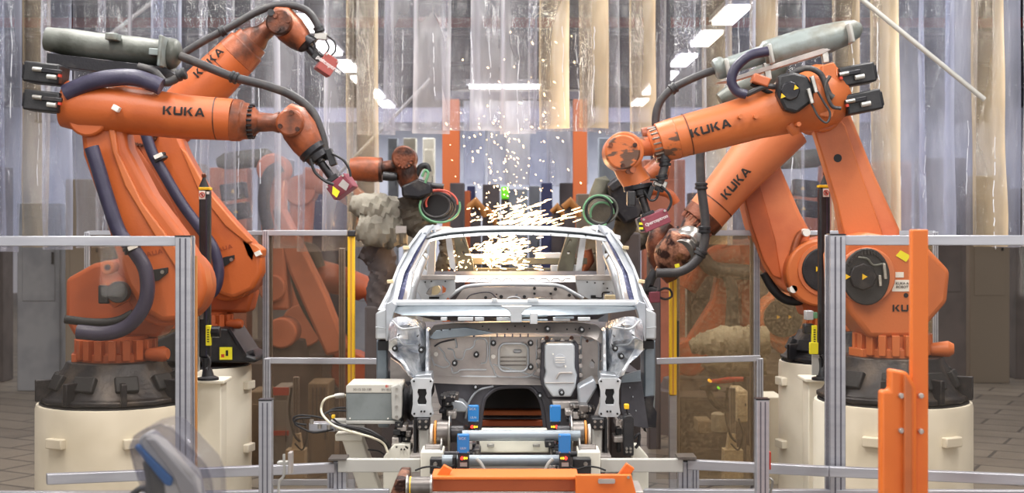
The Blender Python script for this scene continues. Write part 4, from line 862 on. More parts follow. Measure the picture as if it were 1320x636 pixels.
# plugs
pl = MB().disc(636, 443, 3.7, 8.93, 9.01, 18).build('rubber_plug', 'grommet', car)
ctr = MB().disc(636, 442.3, 1.5, 8.91, 8.94, 12).build('plug_pin', 'zinc_pale', pl)
base_p = P(636, 443, 8.93)
for x, y, dd in ((509, 450, 8.66), (543, 452, 8.72), (586, 469, 8.93), (614, 458, 8.93), (684, 443, 8.93), (684, 474, 8.93), (706, 425, 8.8), (750, 426, 8.8), (724, 507, 8.68), (793, 450, 8.66), (801, 460, 8.64), (613, 500, 8.86), (696, 511, 8.84)):
    c = pl.copy(); COL.objects.link(c); c.parent = car; c.location = P(x, y, dd)-base_p
    c2 = ctr.copy(); COL.objects.link(c2); c2.parent = c
for x, y, r in ((705, 436, 2.6), (737, 436, 2.6), (757, 440, 1.8)): MB().disc(x, y, r, 8.97, 9.0, 14).build('dark_hole', 'wrist_brown', car)
for x, y in ((562, 457), (636, 460)): MB().disc(x, y, 2.8, 8.96, 9.0, 16).build('white_plug', 'sticker', car)
# strut towers: faceted bright pressings
def facets(b, cols, d_fn, rows, jit, rr, thick=.04):
    """patchwork sheet: rows of frame points pushed in depth, so it reads as a deep pressing"""
    n = len(rows[0]); vs = []
    for i, row in enumerate(rows):
        for k, (x, y) in enumerate(row): vs.append(P(x, y, d_fn(i, k)+rr.uniform(-jit, jit)))
    m = len(vs); vs += [v+Vector((0, thick, 0)) for v in vs]; fs = []
    R0 = len(rows)
    for i in range(R0-1):
        for k in range(n-1):
            a = i*n+k; fs.append((a, a+n, a+n+1, a+1)); fs.append((m+a, m+a+1, m+a+n+1, m+a+n))
    return b.add(vs, fs)
rowsL = [[(503, 412), (512, 409), (524, 409), (536, 412), (548, 416)],
         [(501, 424), (512, 420), (524, 419), (538, 422), (550, 428)],
         [(501, 438), (512, 436), (526, 438), (540, 440), (551, 446)],
         [(501, 452), (512, 450), (526, 452), (540, 456), (552, 462)],
         [(508, 460), (519, 462), (530, 466), (542, 472), (553, 478)],
         [(518, 468), (526, 474), (536, 480), (546, 484), (554, 490)],
         [(526, 484), (532, 487), (540, 490), (548, 492), (556, 496)]]
dep = [[8.9, 8.8, 8.75, 8.85, 9.0], [8.75, 8.6, 8.55, 8.7, 8.95], [8.72, 8.62, 8.66, 8.74, 8.95], [8.7, 8.66, 8.74, 8.76, 8.95], [8.7, 8.66, 8.7, 8.78, 8.95], [8.7, 8.65, 8.7, 8.8, 8.95], [8.66, 8.62, 8.66, 8.8, 8.95]]
for f in (lambda q: q, mirp):
    rr = random.Random(4); b = MB(); facets(b, 0, lambda i, k: dep[i][k], [f(r) for r in rowsL], .05, rr)
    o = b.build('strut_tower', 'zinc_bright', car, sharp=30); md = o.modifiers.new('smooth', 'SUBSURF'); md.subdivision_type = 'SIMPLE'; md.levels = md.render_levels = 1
    MB().prism(f([(497, 392), (506, 388), (511, 394), (506, 412), (500, 440), (497, 440)]), 8.86, 9.0).build('tower_flange', 'zinc', car, bevel=.006)
    MB().prism(f([(484, 404), (500, 396), (502, 404), (501, 438), (484, 438)]), 8.95, 9.2).build('hinge_box', 'zinc_pale', car, bevel=.012)
    MB().ptube(f([(484, 422), (501, 424)]), 1.0, 8.93, 6).build('pressed_bead', 'zinc_pale', car); MB().pbox(*( (487, 440, 500, 452) if f([(0, 0)])[0][0] == 0 else (830, 440, 843, 450)), 8.97, 9.3).build('hinge_recess', 'dark', car)
    MB().prism(f([(485, 438), (500, 451), (500, 500), (502, 552), (487, 552), (485, 500)]), 9.02, 9.25).build('sill_front', 'zinc_blue', car, bevel=.012)
    MB().prism(f([(549, 424), (553, 428), (553, 488), (548, 486)]), 8.78, 8.98).build('tower_web', 'zinc_bright', car, bevel=.005)
    MB().prism(f([(535, 484), (556, 482), (557, 494), (536, 494)]), 8.6, 8.8).build('rail_saddle', 'zinc', car, bevel=.006)
    MB().ptube(f([(506, 414, 8.6), (518, 424, 8.5), (540, 422, 8.6)]), 1.3, None, 8).build('pressed_bead', 'zinc_pale', car); MB().ptube(f([(502, 440, 8.62), (512, 436, 8.58), (520, 444, 8.6), (536, 446, 8.7)]), 1.2, None, 8).build('pressed_bead', 'zinc', car)
    for x, y in ((513, 433), (538, 434), (527, 420), (540, 446)):
        (x2, y2), = f([(x, y)]); MB().disc(x2, y2, .9, 8.5, 8.6, 8).build('tower_hole', 'dark', car)
    # front rail end plate
    o = MB().prism(f([(529, 491), (533, 488), (556, 488), (559, 492), (556, 504), (556, 522), (559, 534), (556, 538), (533, 538), (530, 534), (532, 522), (532, 504)]), 8.3, 8.33,
               [f([(539, 502), (549, 502), (550, 508), (548, 512), (550, 518), (549, 522), (539, 522), (538, 517), (540, 512), (538, 506)])]).build('rail_end_plate', 'zinc_pale', car, bevel=.003)
    for x, y in ((533.5, 492), (555, 492), (534, 534), (555, 534), (543, 531), (547, 531)):
        (x2, y2), = f([(x, y)]); MB().disc(x2, y2, 1.3, 8.285, 8.3, 10).build('plate_hole', 'dark', o)
    MB().prism(f([(537, 498), (551, 498), (551, 526), (537, 526)]), 8.34, 9.1).build('front_rail', 'dark', car, bevel=.01)
# inner wing and cheek plates under the towers
MB().prism([(503, 462), (515, 470), (526, 484), (534, 492), (503, 492)], 9.05, 9.1).build('wing_plate', 'zinc_warm', car)
MB().prism([(803, 484), (826, 478), (826, 492), (800, 494)], 8.9, 8.95).build('wing_plate', 'zinc_blue', car)
MB().prism([(800, 494), (827, 490), (836, 553), (808, 549), (800, 530)], 8.95, 9.0).build('wheelhouse_panel', 'zinc_dark', car, bevel=.004)
for x, y in ((812, 500), (816, 512), (810, 524), (820, 530)): MB().disc(x, y, .9, 8.93, 8.95, 8).build('panel_hole', 'zinc', car)
MB().prism([(830, 512), (844, 510), (842, 524), (847, 532), (846, 552), (832, 551), (834, 558), (830, 556)], 9.0, 9.2).build('sill_bracket', 'black_metal', car, bevel=.006)
MB().prism([(502, 494), (532, 492), (532, 548), (508, 548)], 9.0, 9.05).build('wheelhouse_panel', 'zinc_dark', car)
# toe board and tunnel
tun = [(618, 556), (623, 520), (630, 508), (644, 500), (680, 499), (692, 508), (699, 525), (703, 556)]
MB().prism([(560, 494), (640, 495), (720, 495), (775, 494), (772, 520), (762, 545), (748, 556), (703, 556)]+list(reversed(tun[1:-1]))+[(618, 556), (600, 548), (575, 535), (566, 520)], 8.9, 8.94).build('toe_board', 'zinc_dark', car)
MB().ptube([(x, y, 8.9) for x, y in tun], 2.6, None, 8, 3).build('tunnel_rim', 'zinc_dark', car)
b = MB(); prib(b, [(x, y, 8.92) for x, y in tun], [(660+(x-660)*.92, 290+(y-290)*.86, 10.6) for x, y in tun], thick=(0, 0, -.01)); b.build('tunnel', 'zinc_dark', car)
MB().ptube([(600, 540), (604, 520), (616, 504), (636, 498)], 1.4, 8.88, 8).build('pressed_bead', 'zinc', car)
MB().prism([(578, 522), (586, 516), (596, 518), (604, 526), (600, 532), (578, 531)], 8.7, 8.85).build('mount_pad', 'zinc', car, bevel=.008)
MB().prism([(574, 508), (584, 508), (586, 520), (574, 520)], 8.75, 8.88).build('mount_pad', 'zinc_warm', car, bevel=.006)
MB().prism([(745, 500), (766, 488), (770, 500), (758, 520), (752, 530), (746, 528), (746, 514)], 8.6, 8.8).build('mount_pad', 'zinc', car, bevel=.012)
MB().prism([(712, 518), (748, 518), (750, 527), (714, 528)], 8.7, 8.82).build('tray_foot', 'zinc_warm', car, bevel=.006)
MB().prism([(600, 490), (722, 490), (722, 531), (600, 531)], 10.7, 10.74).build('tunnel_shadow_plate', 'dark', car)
# ================================================================ skid and fixture under the body
def fx(name, label, cat, loc_px, d, group=None): return thing(name, label, cat, P(loc_px[0], loc_px[1], d), group)
# under-floor crossbars seen through the tunnel
for y, m, lab in ((533, 'orange', 'upper orange crossbar under the car body, seen through the tunnel opening'), (546, 'orange_dark', 'lower orange crossbar under the car body, seen just above the grey tube')):
    tag(MB().pbox(600, y-4, 725, y+4, 10.2, 10.32).pbox(604, y, 612, 640, 10.22, 10.3).pbox(712, y, 720, 640, 10.22, 10.3).build('skid_crossbar', m, bevel=.01), lab, 'crossbar')
tag(MB().pbox(600, 538, 725, 541, 10.0, 10.1).build('skid_rod', 'zinc_dark', bevel=.01), 'dark thin bar between two orange crossbars under the car body', 'crossbar')
tag(MB().pbox(560, 560, 780, 700, 10.6, 11.6).build('conveyor_bed', 'hall_dark', bevel=.02), 'dark conveyor bed beneath the middle of the car body', 'conveyor')
# two steel tubes, white box beam
tag(MB().ptube([(596, 562), (748, 562)], 7, 7.9, 20, 1).build('cross_tube', 'tube_blue'), 'upper pale blue grey steel tube between the two large rollers', 'tube')
tag(MB().ptube([(570, 594), (735, 594)], 7.2, 7.6, 20, 1).build('cross_tube', 'tube_blue'), 'lower blue grey steel tube between the two lower blue sensors', 'tube')
t = tag(MB().pbox(618, 568, 708, 584, 8.0, 8.5).build('box_beam', 'white', bevel=.008), 'white box beam between upper and lower grey tubes', 'beam')
for x in (633, 692): MB().pbox(x-5, 573, x+4, 577, 7.97, 8.0).build('tie_lug', 'steel', t, bevel=.003)
tag(MB().pbox(604, 601, 724, 608, 7.6, 7.75).build('flat_bar', 'alu_mat', bevel=.004), 'flat grey bar just below the lower blue grey tube', 'bar')
tag(MB().pbox(625, 609, 712, 616, 7.7, 8.0).build('lower_box_beam', 'white', bevel=.006), 'white beam directly above the orange front beam', 'beam')
for side, f in (('control box', lambda x: x), ('wheelhouse', lambda x: 1316-x)):
    near = 'on the grey control box side' if side == 'control box' else 'on the dark upright plate side'
    t = fx('roller', 'large steel roller with ochre ring '+near, 'roller', (f(570), 570), 8.0)
    def seg(px0, px1, y, r, m, nm, dd=8.0, bev=.004): return MB().cyl(P(f(px0), y, dd), P(f(px1), y, dd), S(r, dd), seg=30).build(nm, m, t, bevel=bev)
    seg(563, 579, 560, 17, 'drum', 'drum'); seg(560, 563, 560, 17.5, 'ring_orange', 'ring'); seg(578.5, 581, 560, 25, 'steel', 'flange'); seg(581, 598, 560, 11, 'black_metal', 'shaft'); seg(555, 558.5, 560, 13, 'sticker', 'washer')
    t = fx('roller', 'small steel roller '+near, 'roller', (f(560), 583), 7.8)
    seg(548, 569, 582, 9, 'drum', 'drum', 7.8); seg(568, 570.5, 580, 15, 'steel', 'flange', 7.8); seg(570.5, 600, 586, 4, 'black_metal', 'shaft', 7.8)
    t = fx('roller_stand', 'white upright stand under the small roller '+near, 'stand', (f(556), 640), 7.7)
    x0, x1 = sorted((f(542), f(571))); MB().pbox(x0, 583, x1, 650, 7.68, 7.9).build('upright', 'white', t, bevel=.006)
    x0, x1 = sorted((f(554), f(577))); MB().pbox(x0, 592, x1, 612, 7.6, 7.68).build('motor_block', 'black', t, bevel=.006)
    MB().disc(f(561), 599, 2.6, 7.58, 7.6, 12).build('bolt', 'steel', t)
    x0, x1 = sorted((f(583), f(588))); MB().pbox(x0, 590, x1, 612, 7.5, 7.6).build('side_plate', 'dark', t, bevel=.004)
    x0, x1 = sorted((f(571), f(602))); MB().pbox(x0, 612, x1, 619, 7.6, 7.7).build('foot_plate', 'black_metal', t, bevel=.004)
    MB().ptube([(f(535), 607), (f(546), 603), (f(560), 602), (f(572), 605), (f(586), 600)], 1.2, 7.5, 8).build('cable', 'dark', t)
    # locating post under each rail end plate
    t = fx('locating_post', 'clamp post with four-bolt black block '+near, 'clamp', (f(545), 600), 8.3)
    x0, x1 = sorted((f(537), f(553))); o = MB().pbox(x0, 540, x1, 554, 8.25, 8.4).build('bolt_block', 'black', t, bevel=.006)
    for x, y in ((541, 544), (549, 544), (541, 551), (549, 551)): MB().disc(f(x), y, 1.7, 8.23, 8.25, 12).build('bolt', 'steel', o)
    x0, x1 = sorted((f(540), f(552))); MB().pbox(x0, 554, x1, 592, 8.3, 8.42).build('column', 'alu_mat', t, bevel=.008)
    x0, x1 = sorted((f(533), f(537))); MB().pbox(x0, 540, x1, 590, 8.3, 8.5).build('guide', 'dark', t, bevel=.005)
    MB().pbox(*sorted((f(528), f(558)))[:1], 588, sorted((f(528), f(558)))[1], 594, 8.2, 8.5).build('foot', 'zinc_warm', t, bevel=.004)
# mechanism blocks
def clut(label, seeds, x0, y0, x1, y1, d, n):
    """bracketry cluster: bolted blocks of one clamp unit"""
    rr = random.Random(seeds); t = thing('clamp_unit', label, 'clamp', P((x0+x1)/2, y1, d))
    MB().pbox(x0+(x1-x0)*.3, y0+4, x1-(x1-x0)*.3, y1, d+.05, d+.2).build('body', 'black_metal', t, bevel=.008)
    for k in range(n):
        w = rr.uniform(5, 13); h = rr.uniform(4, 11); x = rr.uniform(x0, x1-w); y = rr.uniform(y0, y1-h)
        o = MB().pbox(x, y, x+w, y+h, d-rr.uniform(0, .08), d+.1).build('block', rr.choice(['black', 'black_metal', 'dark', 'drum', 'zinc_warm']), t, bevel=.004)
        if rr.random() < .6: MB().disc(x+w/2, y+h/2, 1.3, d-.1, d+.0, 10).build('bolt', 'steel', o)
    return t
clut('black bolted clamp unit between the grey control box and rail plate', 3, 502, 542, 532, 586, 8.45, 11)
clut('dark bracket cluster between the rail plate and the upper blue sensor near the control box', 5, 560, 505, 592, 542, 8.5, 12)
clut('dark bracket cluster hanging under the tray cover between sensor and rail plate', 8, 728, 522, 768, 545, 8.5, 12)
clut('black clamp block behind the white beam, next to the lower sensor by the small roller', 9, 598, 568, 620, 592, 7.9, 6)
clut('black clamp block behind the lower sensor farthest from the grey control box', 13, 700, 568, 726, 592, 7.9, 6)
clut('black toggle clamp behind the tall dark upright plate', 12, 790, 538, 806, 584, 8.4, 7)
clut('low black valve cluster above the orange plate', 21, 700, 600, 740, 616, 7.6, 7)
t = fx('upright_plate', 'tall black upright plate with two steel screws beside the rail plate', 'plate', (811, 590), 8.2)
MB().prism([(804, 540), (807, 536), (814, 536), (817, 540), (817, 588), (804, 588)], 8.2, 8.3).build('plate', 'black', t, bevel=.006)
for x in (808, 813):
    for y in (579, 583): MB().disc(x, y, 1.6, 8.17, 8.2, 12).build('bolt', 'steel', t)
MB().ptube([(817, 566), (824, 560), (823, 572), (819, 578)], 2, 8.25, 8).build('lever', 'black', t)
MB().ptube([(810, 536), (808, 530), (809, 524)], 1, 8.25, 8).build('cable', 'dark', t); MB().pbox(805, 522, 811, 528, 8.2, 8.25).build('plug', 'yellow', t, bevel=.003)
tag(MB().prism([(815, 574), (822, 574), (836, 590), (836, 752), (815, 752)], 8.35, 8.45).build('support_gusset', 'white', bevel=.006), 'white sloped gusset plate beside the tall black upright plate', 'bracket')
t = tag(MB().prism([(494, 590), (508, 573), (529, 573), (529, 752), (494, 752)], 8.35, 8.45).build('support_gusset', 'white', bevel=.006), 'white sloped gusset plate with two small holes near the grey control box', 'bracket')
for x in (517, 521): MB().disc(x, 580, 1, 8.33, 8.35, 8).build('hole', 'dark', t)
tag(MB().prism([(440, 566), (466, 566), (527, 738), (497, 738)], 8.6, 8.75).build('sloping_leg', 'white', bevel=.01), 'white sloping support leg under the grey control box', 'leg support')
tag(MB().pbox(432, 560, 467, 569, 8.55, 8.8).build('leg_head', 'white', bevel=.006), 'white head plate on the sloping support leg', 'plate')
# blue sensors
for x, y, dd, lab in ((610, 534, 8.3, 'upper blue sensor nearest the grey control box side, above the grey tube'), (716, 534, 8.3, 'upper blue sensor below the silver tray cover'),
                      (597, 573, 7.4, 'lower blue sensor beside the roller on the grey control box side'), (728, 573, 7.4, 'lower blue sensor beside the roller on the orange plate side')):
    t = fx('photo_sensor', lab, 'sensor', (x, y+20), dd, ); w = 7 if dd > 8 else 7.8; h = 10.5 if dd > 8 else 12
    o = MB().pbox(x-w, y-h, x+w, y+h, dd, dd+.05).build('housing', 'blue', t, bevel=.005)
    if x < 660:
        text_mesh('lettering', 'SICK', S(4.6, dd), P(x-1, y-h*.6, dd-.002), FRONT, 'zinc_pale', o, .0003); text_mesh('lettering', 'ULN', S(4, dd), P(x, y+h*.45, dd-.002), FRONT, 'zinc_pale', o, .0003)
    for u, v in ((-1, -1), (1, 1), (-1, 1)): MB().disc(x+u*w*.8, y+v*h*.88, .9, dd-.006, dd, 8).build('screw', 'steel', o)
    hh = 8 if dd > 8 else 22
    q = MB().pbox(x-w*.9, y+h, x+w*.95, y+h+hh, dd+.01, dd+.08).build('connector_block', 'black', t, bevel=.004)
    fl = 1 if x < 660 else -1
    MB().pbox(x-3, y+2, x+3, y+h+hh+2, dd+.05, 7.62 if dd < 8 else dd+.12).build('mount', 'black_metal', t, bevel=.003)
    MB().disc(x-fl*1.5, y+h+6.5, 1.9, dd-.01, dd+.02, 10).build('red_light', 'led_red', q); MB().disc(x+fl*1.8, y+h+6.5, 1.3, dd-.01, dd+.02, 10).build('yellow_light', 'led_yel', q); MB().disc(x+fl*4.6, y+h+6.5, 1, dd-.01, dd+.02, 10).build('yellow_light', 'led_yel', q)
    if hh > 10: MB().pbox(x-4, y+h+12, x+5, y+h+17, dd, dd+.01).build('label_plate', 'zinc_warm', q)
for x, s in ((620, 1), (707, -1)):
    tag(MB().ptube([(x-s*6, 592), (x, 598), (x+s*6, 610)], 2.4, 7.45, 8).build('stay_rod', 'alu_mat'), 'short bent grey stay rod '+('on the grey control box side' if s > 0 else 'above the orange end plate'), 'rod')
for x in (638, 690):
    t = MB(); t.loft([(P(x, 614, 7.6), S(5, 7.6)), (P(x, 614, 7.55), S(5, 7.6))], 16); tag(t.build('eye_bolt', 'black_metal'), 'black round eye bolt on the low white beam '+('toward the control box' if x < 660 else 'toward the orange plate'), 'bolt')
# grey control box
t = fx('control_box', 'grey metal control box with pale top and bolted end flange beside the car sill', 'control box', (482, 545), 8.45)
MB().pbox(446, 506, 517, 543, 8.42, 8.72).build('housing', 'box_grey', t, bevel=.01)
o = MB().prism([(446, 498), (449, 496), (516, 496), (518, 498), (517, 507), (446, 507)], 8.415, 8.73).build('lid', 'box_top', t, bevel=.004)
text_mesh('lettering', '50-15 50-100', S(4.4, 8.4), P(467, 502.5, 8.412), FRONT, 'drum', o, .0003); text_mesh('lettering', 'SN 85102', S(4.2, 8.4), P(500, 502.8, 8.412), FRONT, 'drum', o, .0003); text_mesh('lettering', 'E1', S(4, 8.4), P(499, 498.4, 8.412), FRONT, 'red', o, .0003, .001)
o = MB().prism([(504, 499), (515, 495), (518, 499), (518, 538), (513, 543), (505, 540)], 8.36, 8.42).build('end_flange', 'alu_mat', t, bevel=.005)
for y in (502, 511, 525, 538): MB().disc(511, y, 1.8, 8.34, 8.36, 12).build('bolt', 'steel', o)
for x, y in ((451, 540), (500, 540)): MB().disc(x, y, 1, 8.41, 8.42, 8).build('screw', 'sticker', t)
MB().loft([(P(522, 519, 8.6), .12), (P(526, 519, 8.6), .10), (P(530, 519, 8.6), .12), (P(536, 519, 8.6), .1)], 20).build('bellows', 'black', t)
MB().pbox(446, 543, 516, 547, 8.4, 8.7).build('bed_plate', 'alu_mat', t, bevel=.003)
t = fx('pneumatic_cylinder', 'small aluminium pneumatic cylinder with cable loops beneath the grey control box', 'cylinder', (425, 560), 8.4)
MB().pbox(398, 546, 432, 557, 8.4, 8.5).build('barrel', 'alu', t, bevel=.006); MB().ploft([(432, 551, 5), (470, 551, 5)], 8.45, 12).build('rod_housing', 'alu_mat', t); MB().pbox(426, 542, 470, 549, 8.5, 8.6).build('rail', 'alu_mat', t, bevel=.004)
for x, y in ((402, 544), (412, 550), (424, 551), (434, 552)): MB().ploft([(x, y-3, 2.6), (x, y+3, 2.6)], 8.37, 10).build('fitting', 'steel', t)
MB().ptube([(395, 548), (382, 546), (378, 540), (386, 536), (404, 537), (418, 540)], 1.3, 8.4, 8).build('cable', 'dark', t)
MB().ptube([(430, 554), (405, 558), (388, 552), (380, 546), (384, 540), (400, 539)], 1.3, 8.38, 8).build('cable', 'dark', t)
for q, m, r, lab in (([(446, 510, 8.5), (430, 511, 8.45), (418, 516, 8.4), (414, 528, 8.4), (418, 538, 8.3), (432, 550, 8.22), (456, 558, 8.22), (478, 564, 8.22), (494, 572, 8.3), (500, 584, 8.3)], 'white_hose', 1.5, 'pale conduit looping from the grey control box down to the clamp unit'),
               ([(446, 530, 8.41), (428, 530, 8.36), (418, 536, 8.32), (430, 546, 8.3), (470, 556, 8.28), (490, 566, 8.3), (502, 578, 8.35)], 'dark', 1.3, 'black cable leaving the side of the grey control box'),
               ([(446, 526, 8.5), (432, 527, 8.5), (424, 533, 8.45), (440, 548, 8.4), (474, 560, 8.4), (496, 576, 8.5)], 'dark', 1.3, 'black cable crossing above the pneumatic cylinder toward the gusset'),
               ([(440, 548, 8.3), (470, 553, 8.3), (490, 563, 8.3), (500, 572, 8.4), (505, 582, 8.5)], 'hose', 1.6, 'grey black cable sagging below the control box bed'),
               ([(474, 580, 8.5), (488, 582, 8.5), (500, 590, 8.5)], 'dark', 1.1, 'short black cable behind the sloping white leg')):
    tag(MB().ptube(q, r, None, 8, 6).build('cable', m), lab, 'cable')
tag(MB().ploft([(432, 511, 3), (438, 510, 3.4), (444, 510, 3)], 8.42, 12).build('cable_gland', 'steel'), 'steel gland where the pale conduit enters the control box', 'cable gland')
tag(MB().pbox(427, 536, 431, 540, 8.35, 8.4).build('cable_tag', 'yellow', bevel=.003), 'small yellow tag on the cables beside the control box', 'tag')

# orange front beam, plate and tabs
t = fx('front_beam', 'long orange beam at the bottom edge in front of the rollers, with slotted end plate', 'beam', (650, 650), 7.0)
MB().pbox(556, 616, 746, 634, 7.0, 7.2).build('beam', 'orange_dark', t, bevel=.006); MB().pbox(556, 615, 746, 619, 6.97, 7.2).build('top_flange', 'orange_bright', t, bevel=.004)
MB().pbox(520, 634, 830, 660, 7.0, 7.3).build('lower_flange', 'zinc_warm', t, bevel=.006)
o = MB().prism([(742, 613), (814, 613), (824, 652), (742, 652)], 6.93, 6.97).build('end_plate', 'orange_bright', t, bevel=.004)
MB().prism(rrect(771, 618, 793, 624, 2), 6.92, 6.935).build('slot', 'zinc_warm', o); MB().disc(810, 616, 1.8, 6.92, 6.94, 10).build('bolt', 'steel', o)
MB().prism([(561, 616), (572, 600), (583, 606), (576, 617)], 7.02, 7.06).build('tab', 'orange_bright', t, bevel=.003); MB().prism([(796, 614), (808, 598), (818, 605), (812, 614)], 6.98, 7.02).build('tab', 'orange_bright', t, bevel=.003)
t = fx('roller', 'grey front roller with thin yellow band at the end of the orange front beam', 'roller', (540, 640), 6.9)
MB().cyl(P(526, 629, 6.9), P(556, 629, 6.9), S(14, 6.9), seg=30).build('drum', 'drum', t, bevel=.004); MB().cyl(P(528.5, 629, 6.9), P(530, 629, 6.9), S(14.4, 6.9), seg=30).build('band', 'yellow', t)
MB().cyl(P(524, 629, 6.9), P(526.5, 629, 6.9), S(16.5, 6.9), seg=30).build('flange', 'steel', t); MB().cyl(P(555, 629, 6.9), P(557.5, 629, 6.9), S(16.5, 6.9), seg=30).build('flange', 'steel', t)
tag(MB().prism([(502, 640), (510, 618), (524, 618), (522, 650), (502, 650)], 6.95, 7.3).build('roller_bracket', 'wrist_rust', bevel=.01), 'rusty brown bracket beside the banded front roller', 'bracket')

# ================================================================ fences
def profile(b, g, x, y, z0, z1, w=.09):
    b.box((x-w/2, y-w/2, z0), (x+w/2, y+w/2, z1))
    for u in (-.18, .18): g.box((x+u*w-w*.05, y-w/2-.002, z0+.01), (x+u*w+w*.05, y-w/2+.01, z1-.01))
def post(t, px, d, py0, z0=0, w=.09, name='post', cap=True):
    b = MB(); g = MB(); x = P(px, 0, d).x; z1 = P(0, py0, d).z; profile(b, g, x, d, z0, z1, w)
    o = b.build(name, 'alu', t, bevel=.004); g.build('groove', 'alu_groove', o)
    if cap: MB().box((x-w/2-.002, d-w/2-.002, z1), (x+w/2+.002, d+w/2+.002, z1+.006)).build('end_cap', 'black_metal', o)
    return o
def rail(t, a, b2, h=.06, w=.05, name='rail', m='alu'):
    """square bar between two (px, py, depth) points"""
    A = P(*a); B = P(*b2); dr = (B-A); n = Vector((-dr.y, dr.x, 0)).normalized()*w/2; u = Vector((0, 0, h/2))
    return MB().add([A-n-u, A+n-u, A+n+u, A-n+u, B-n-u, B+n-u, B+n+u, B-n+u], [(0, 1, 2, 3), (7, 6, 5, 4), (4, 5, 1, 0), (5, 6, 2, 1), (6, 7, 3, 2), (7, 4, 0, 3)]).build(name, m, t, bevel=.004)
def pane(t, a, b2, zb, m='glass', name='pane'):
    A = P(*a); B = P(*b2)
    return MB().add([(A.x, A.y, zb), (B.x, B.y, zb), B, A, (A.x, A.y+.006, zb), (B.x, B.y+.006, zb), B+Vector((0, .006, 0)), A+Vector((0, .006, 0))],
        [(0, 1, 2, 3), (5, 4, 7, 6), (3, 2, 6, 7), (0, 4, 5, 1), (0, 3, 7, 4), (1, 5, 6, 2)]).build(name, m, t, smooth=False)
t = fx('safety_fence_panel', 'glazed aluminium fence panel in front of the robot beside the teach pendant', 'fence panel', (180, 700), 7.6)
post(t, 238, 7.6, 305, w=.085); post(t, 249, 7.62, 305, w=.02, name='hinge_bar', cap=False); o = post(t, -40, 7.4, 305, w=.09)
rail(t, (-40, 311, 7.5), (230, 311, 7.6), .055, .05); rail(t, (-40, 640, 7.5), (230, 640, 7.6), .055, .05); pane(t, (-40, 316, 7.5), (228, 316, 7.6), .55, 'glass_clear')
MB().pbox(250.5, 330, 253, 700, 7.62, 7.65).build('yellow_edge', 'wood', t)
t = fx('safety_fence_panel', 'glazed aluminium fence panel in front of the hexagonal-motor robot, beside the orange post', 'fence panel', (1120, 700), 7.6)
post(t, 1078, 7.6, 303, w=.085); post(t, 1066, 7.62, 303, w=.024, name='hinge_bar', cap=False); rail(t, (1080, 310, 7.6), (1380, 310, 7.5), .055, .05); rail(t, (1080, 640, 7.6), (1380, 640, 7.5), .055, .05)
pane(t, (1084, 315, 7.6), (1380, 315, 7.5), .55, 'glass_clear'); post(t, 1380, 7.45, 303)
# rear fence, tall glazed
for lab, xa, xb, xs, gm, yc in (('tall brown-tinted glazed fence panel with a yellow edge guard, beside the tarp-wrapped machine', 343, 448, 452, 'glass', 1),
                                ('tall speckled glazed fence panel with a yellow edge guard, beyond the scorched robot wrist', 975, 872, 867.5, 'glass_dusty', 0)):
    t = fx('safety_fence_panel', lab, 'fence panel', ((xa+xb)/2, 640), 11.0); s = 1 if xb > xa else -1
    post(t, xa, 11.0, 297, w=.05, cap=False); post(t, xa-s*-6 if s > 0 else xa-6, 11.05, 297, w=.03, cap=False); rail(t, (xa, 300.5, 11), (xb, 300.5, 11), .045, .04)
    rail(t, (xa, 622, 11), (xb, 622, 11), .05, .04); pane(t, (xa, 302, 11.01), (xb, 302, 11.01), .12, gm)
    t9 = fx('safety_fence_panel', 'plain glazed fence panel behind the pedestal of the '+('raised-forearm robot' if s > 0 else 'scorched-wrist robot'), 'fence panel', (xa-s*115, 600), 12.1); rail(t9, (xa-s*2, 300.5, 12.1), (xa-s*230, 300.5, 12.1), .04, .04); pane(t9, (xa-s*2, 302, 12.1), (xa-s*230, 302, 12.1), .05, gm); rail(t9, (xa-s*2, 606, 12.1), (xa-s*230, 606, 12.1), .05, .04); post(t9, xa-s*230, 12.1, 299, w=.05, cap=False)
    post(t, xb-s*7 if yc else xb, 11.3, 320, w=.05, cap=False, name='inner_post')
    x0, x1 = (448, 457) if yc else (863, 872.5)
    b = MB(); b.pbox(x0, 305 if yc else 352, x1, 498 if yc else 510, 10.93, 10.98); o = b.build('edge_guard', 'yellow', t, bevel=.006)
    MB().pbox((x0+x1)/2-.7, 306 if yc else 353, (x0+x1)/2+.7, 497 if yc else 509, 10.925, 10.94).build('guard_groove', 'wood', o)
    MB().pbox(x0, 297, x1+1, 305, 10.9, 11).build('guard_cap', 'black', t, bevel=.01)
    b = MB(); b.pbox(x0, 510, x1, 655, 10.95, 11.02); b.build('guard_foot', 'alu', t, bevel=.004)
    if not yc: MB().pbox(872.5, 414, 875, 460, 10.95, 11).build('switch_strip', 'black', t)
for lab, xa, xb in (('low aluminium barrier frame between the fence post and the car sill, behind the control box', 344, 492), ('low aluminium barrier frame beside the car sill, under the speckled glazing', 980, 846)):
    t = fx('barrier_frame', lab, 'barrier', ((xa+xb)/2, 680), 10.2); s = 1 if xb > xa else -1
    rail(t, (xa, 465 if s > 0 else 462, 10.2), (xb, 466, 10.2), .045, .04); post(t, xa+s*1, 10.2, 462, w=.05, cap=False); pane(t, (xa, 468, 10.21), (xb, 468, 10.21), .3, 'glass_clear')
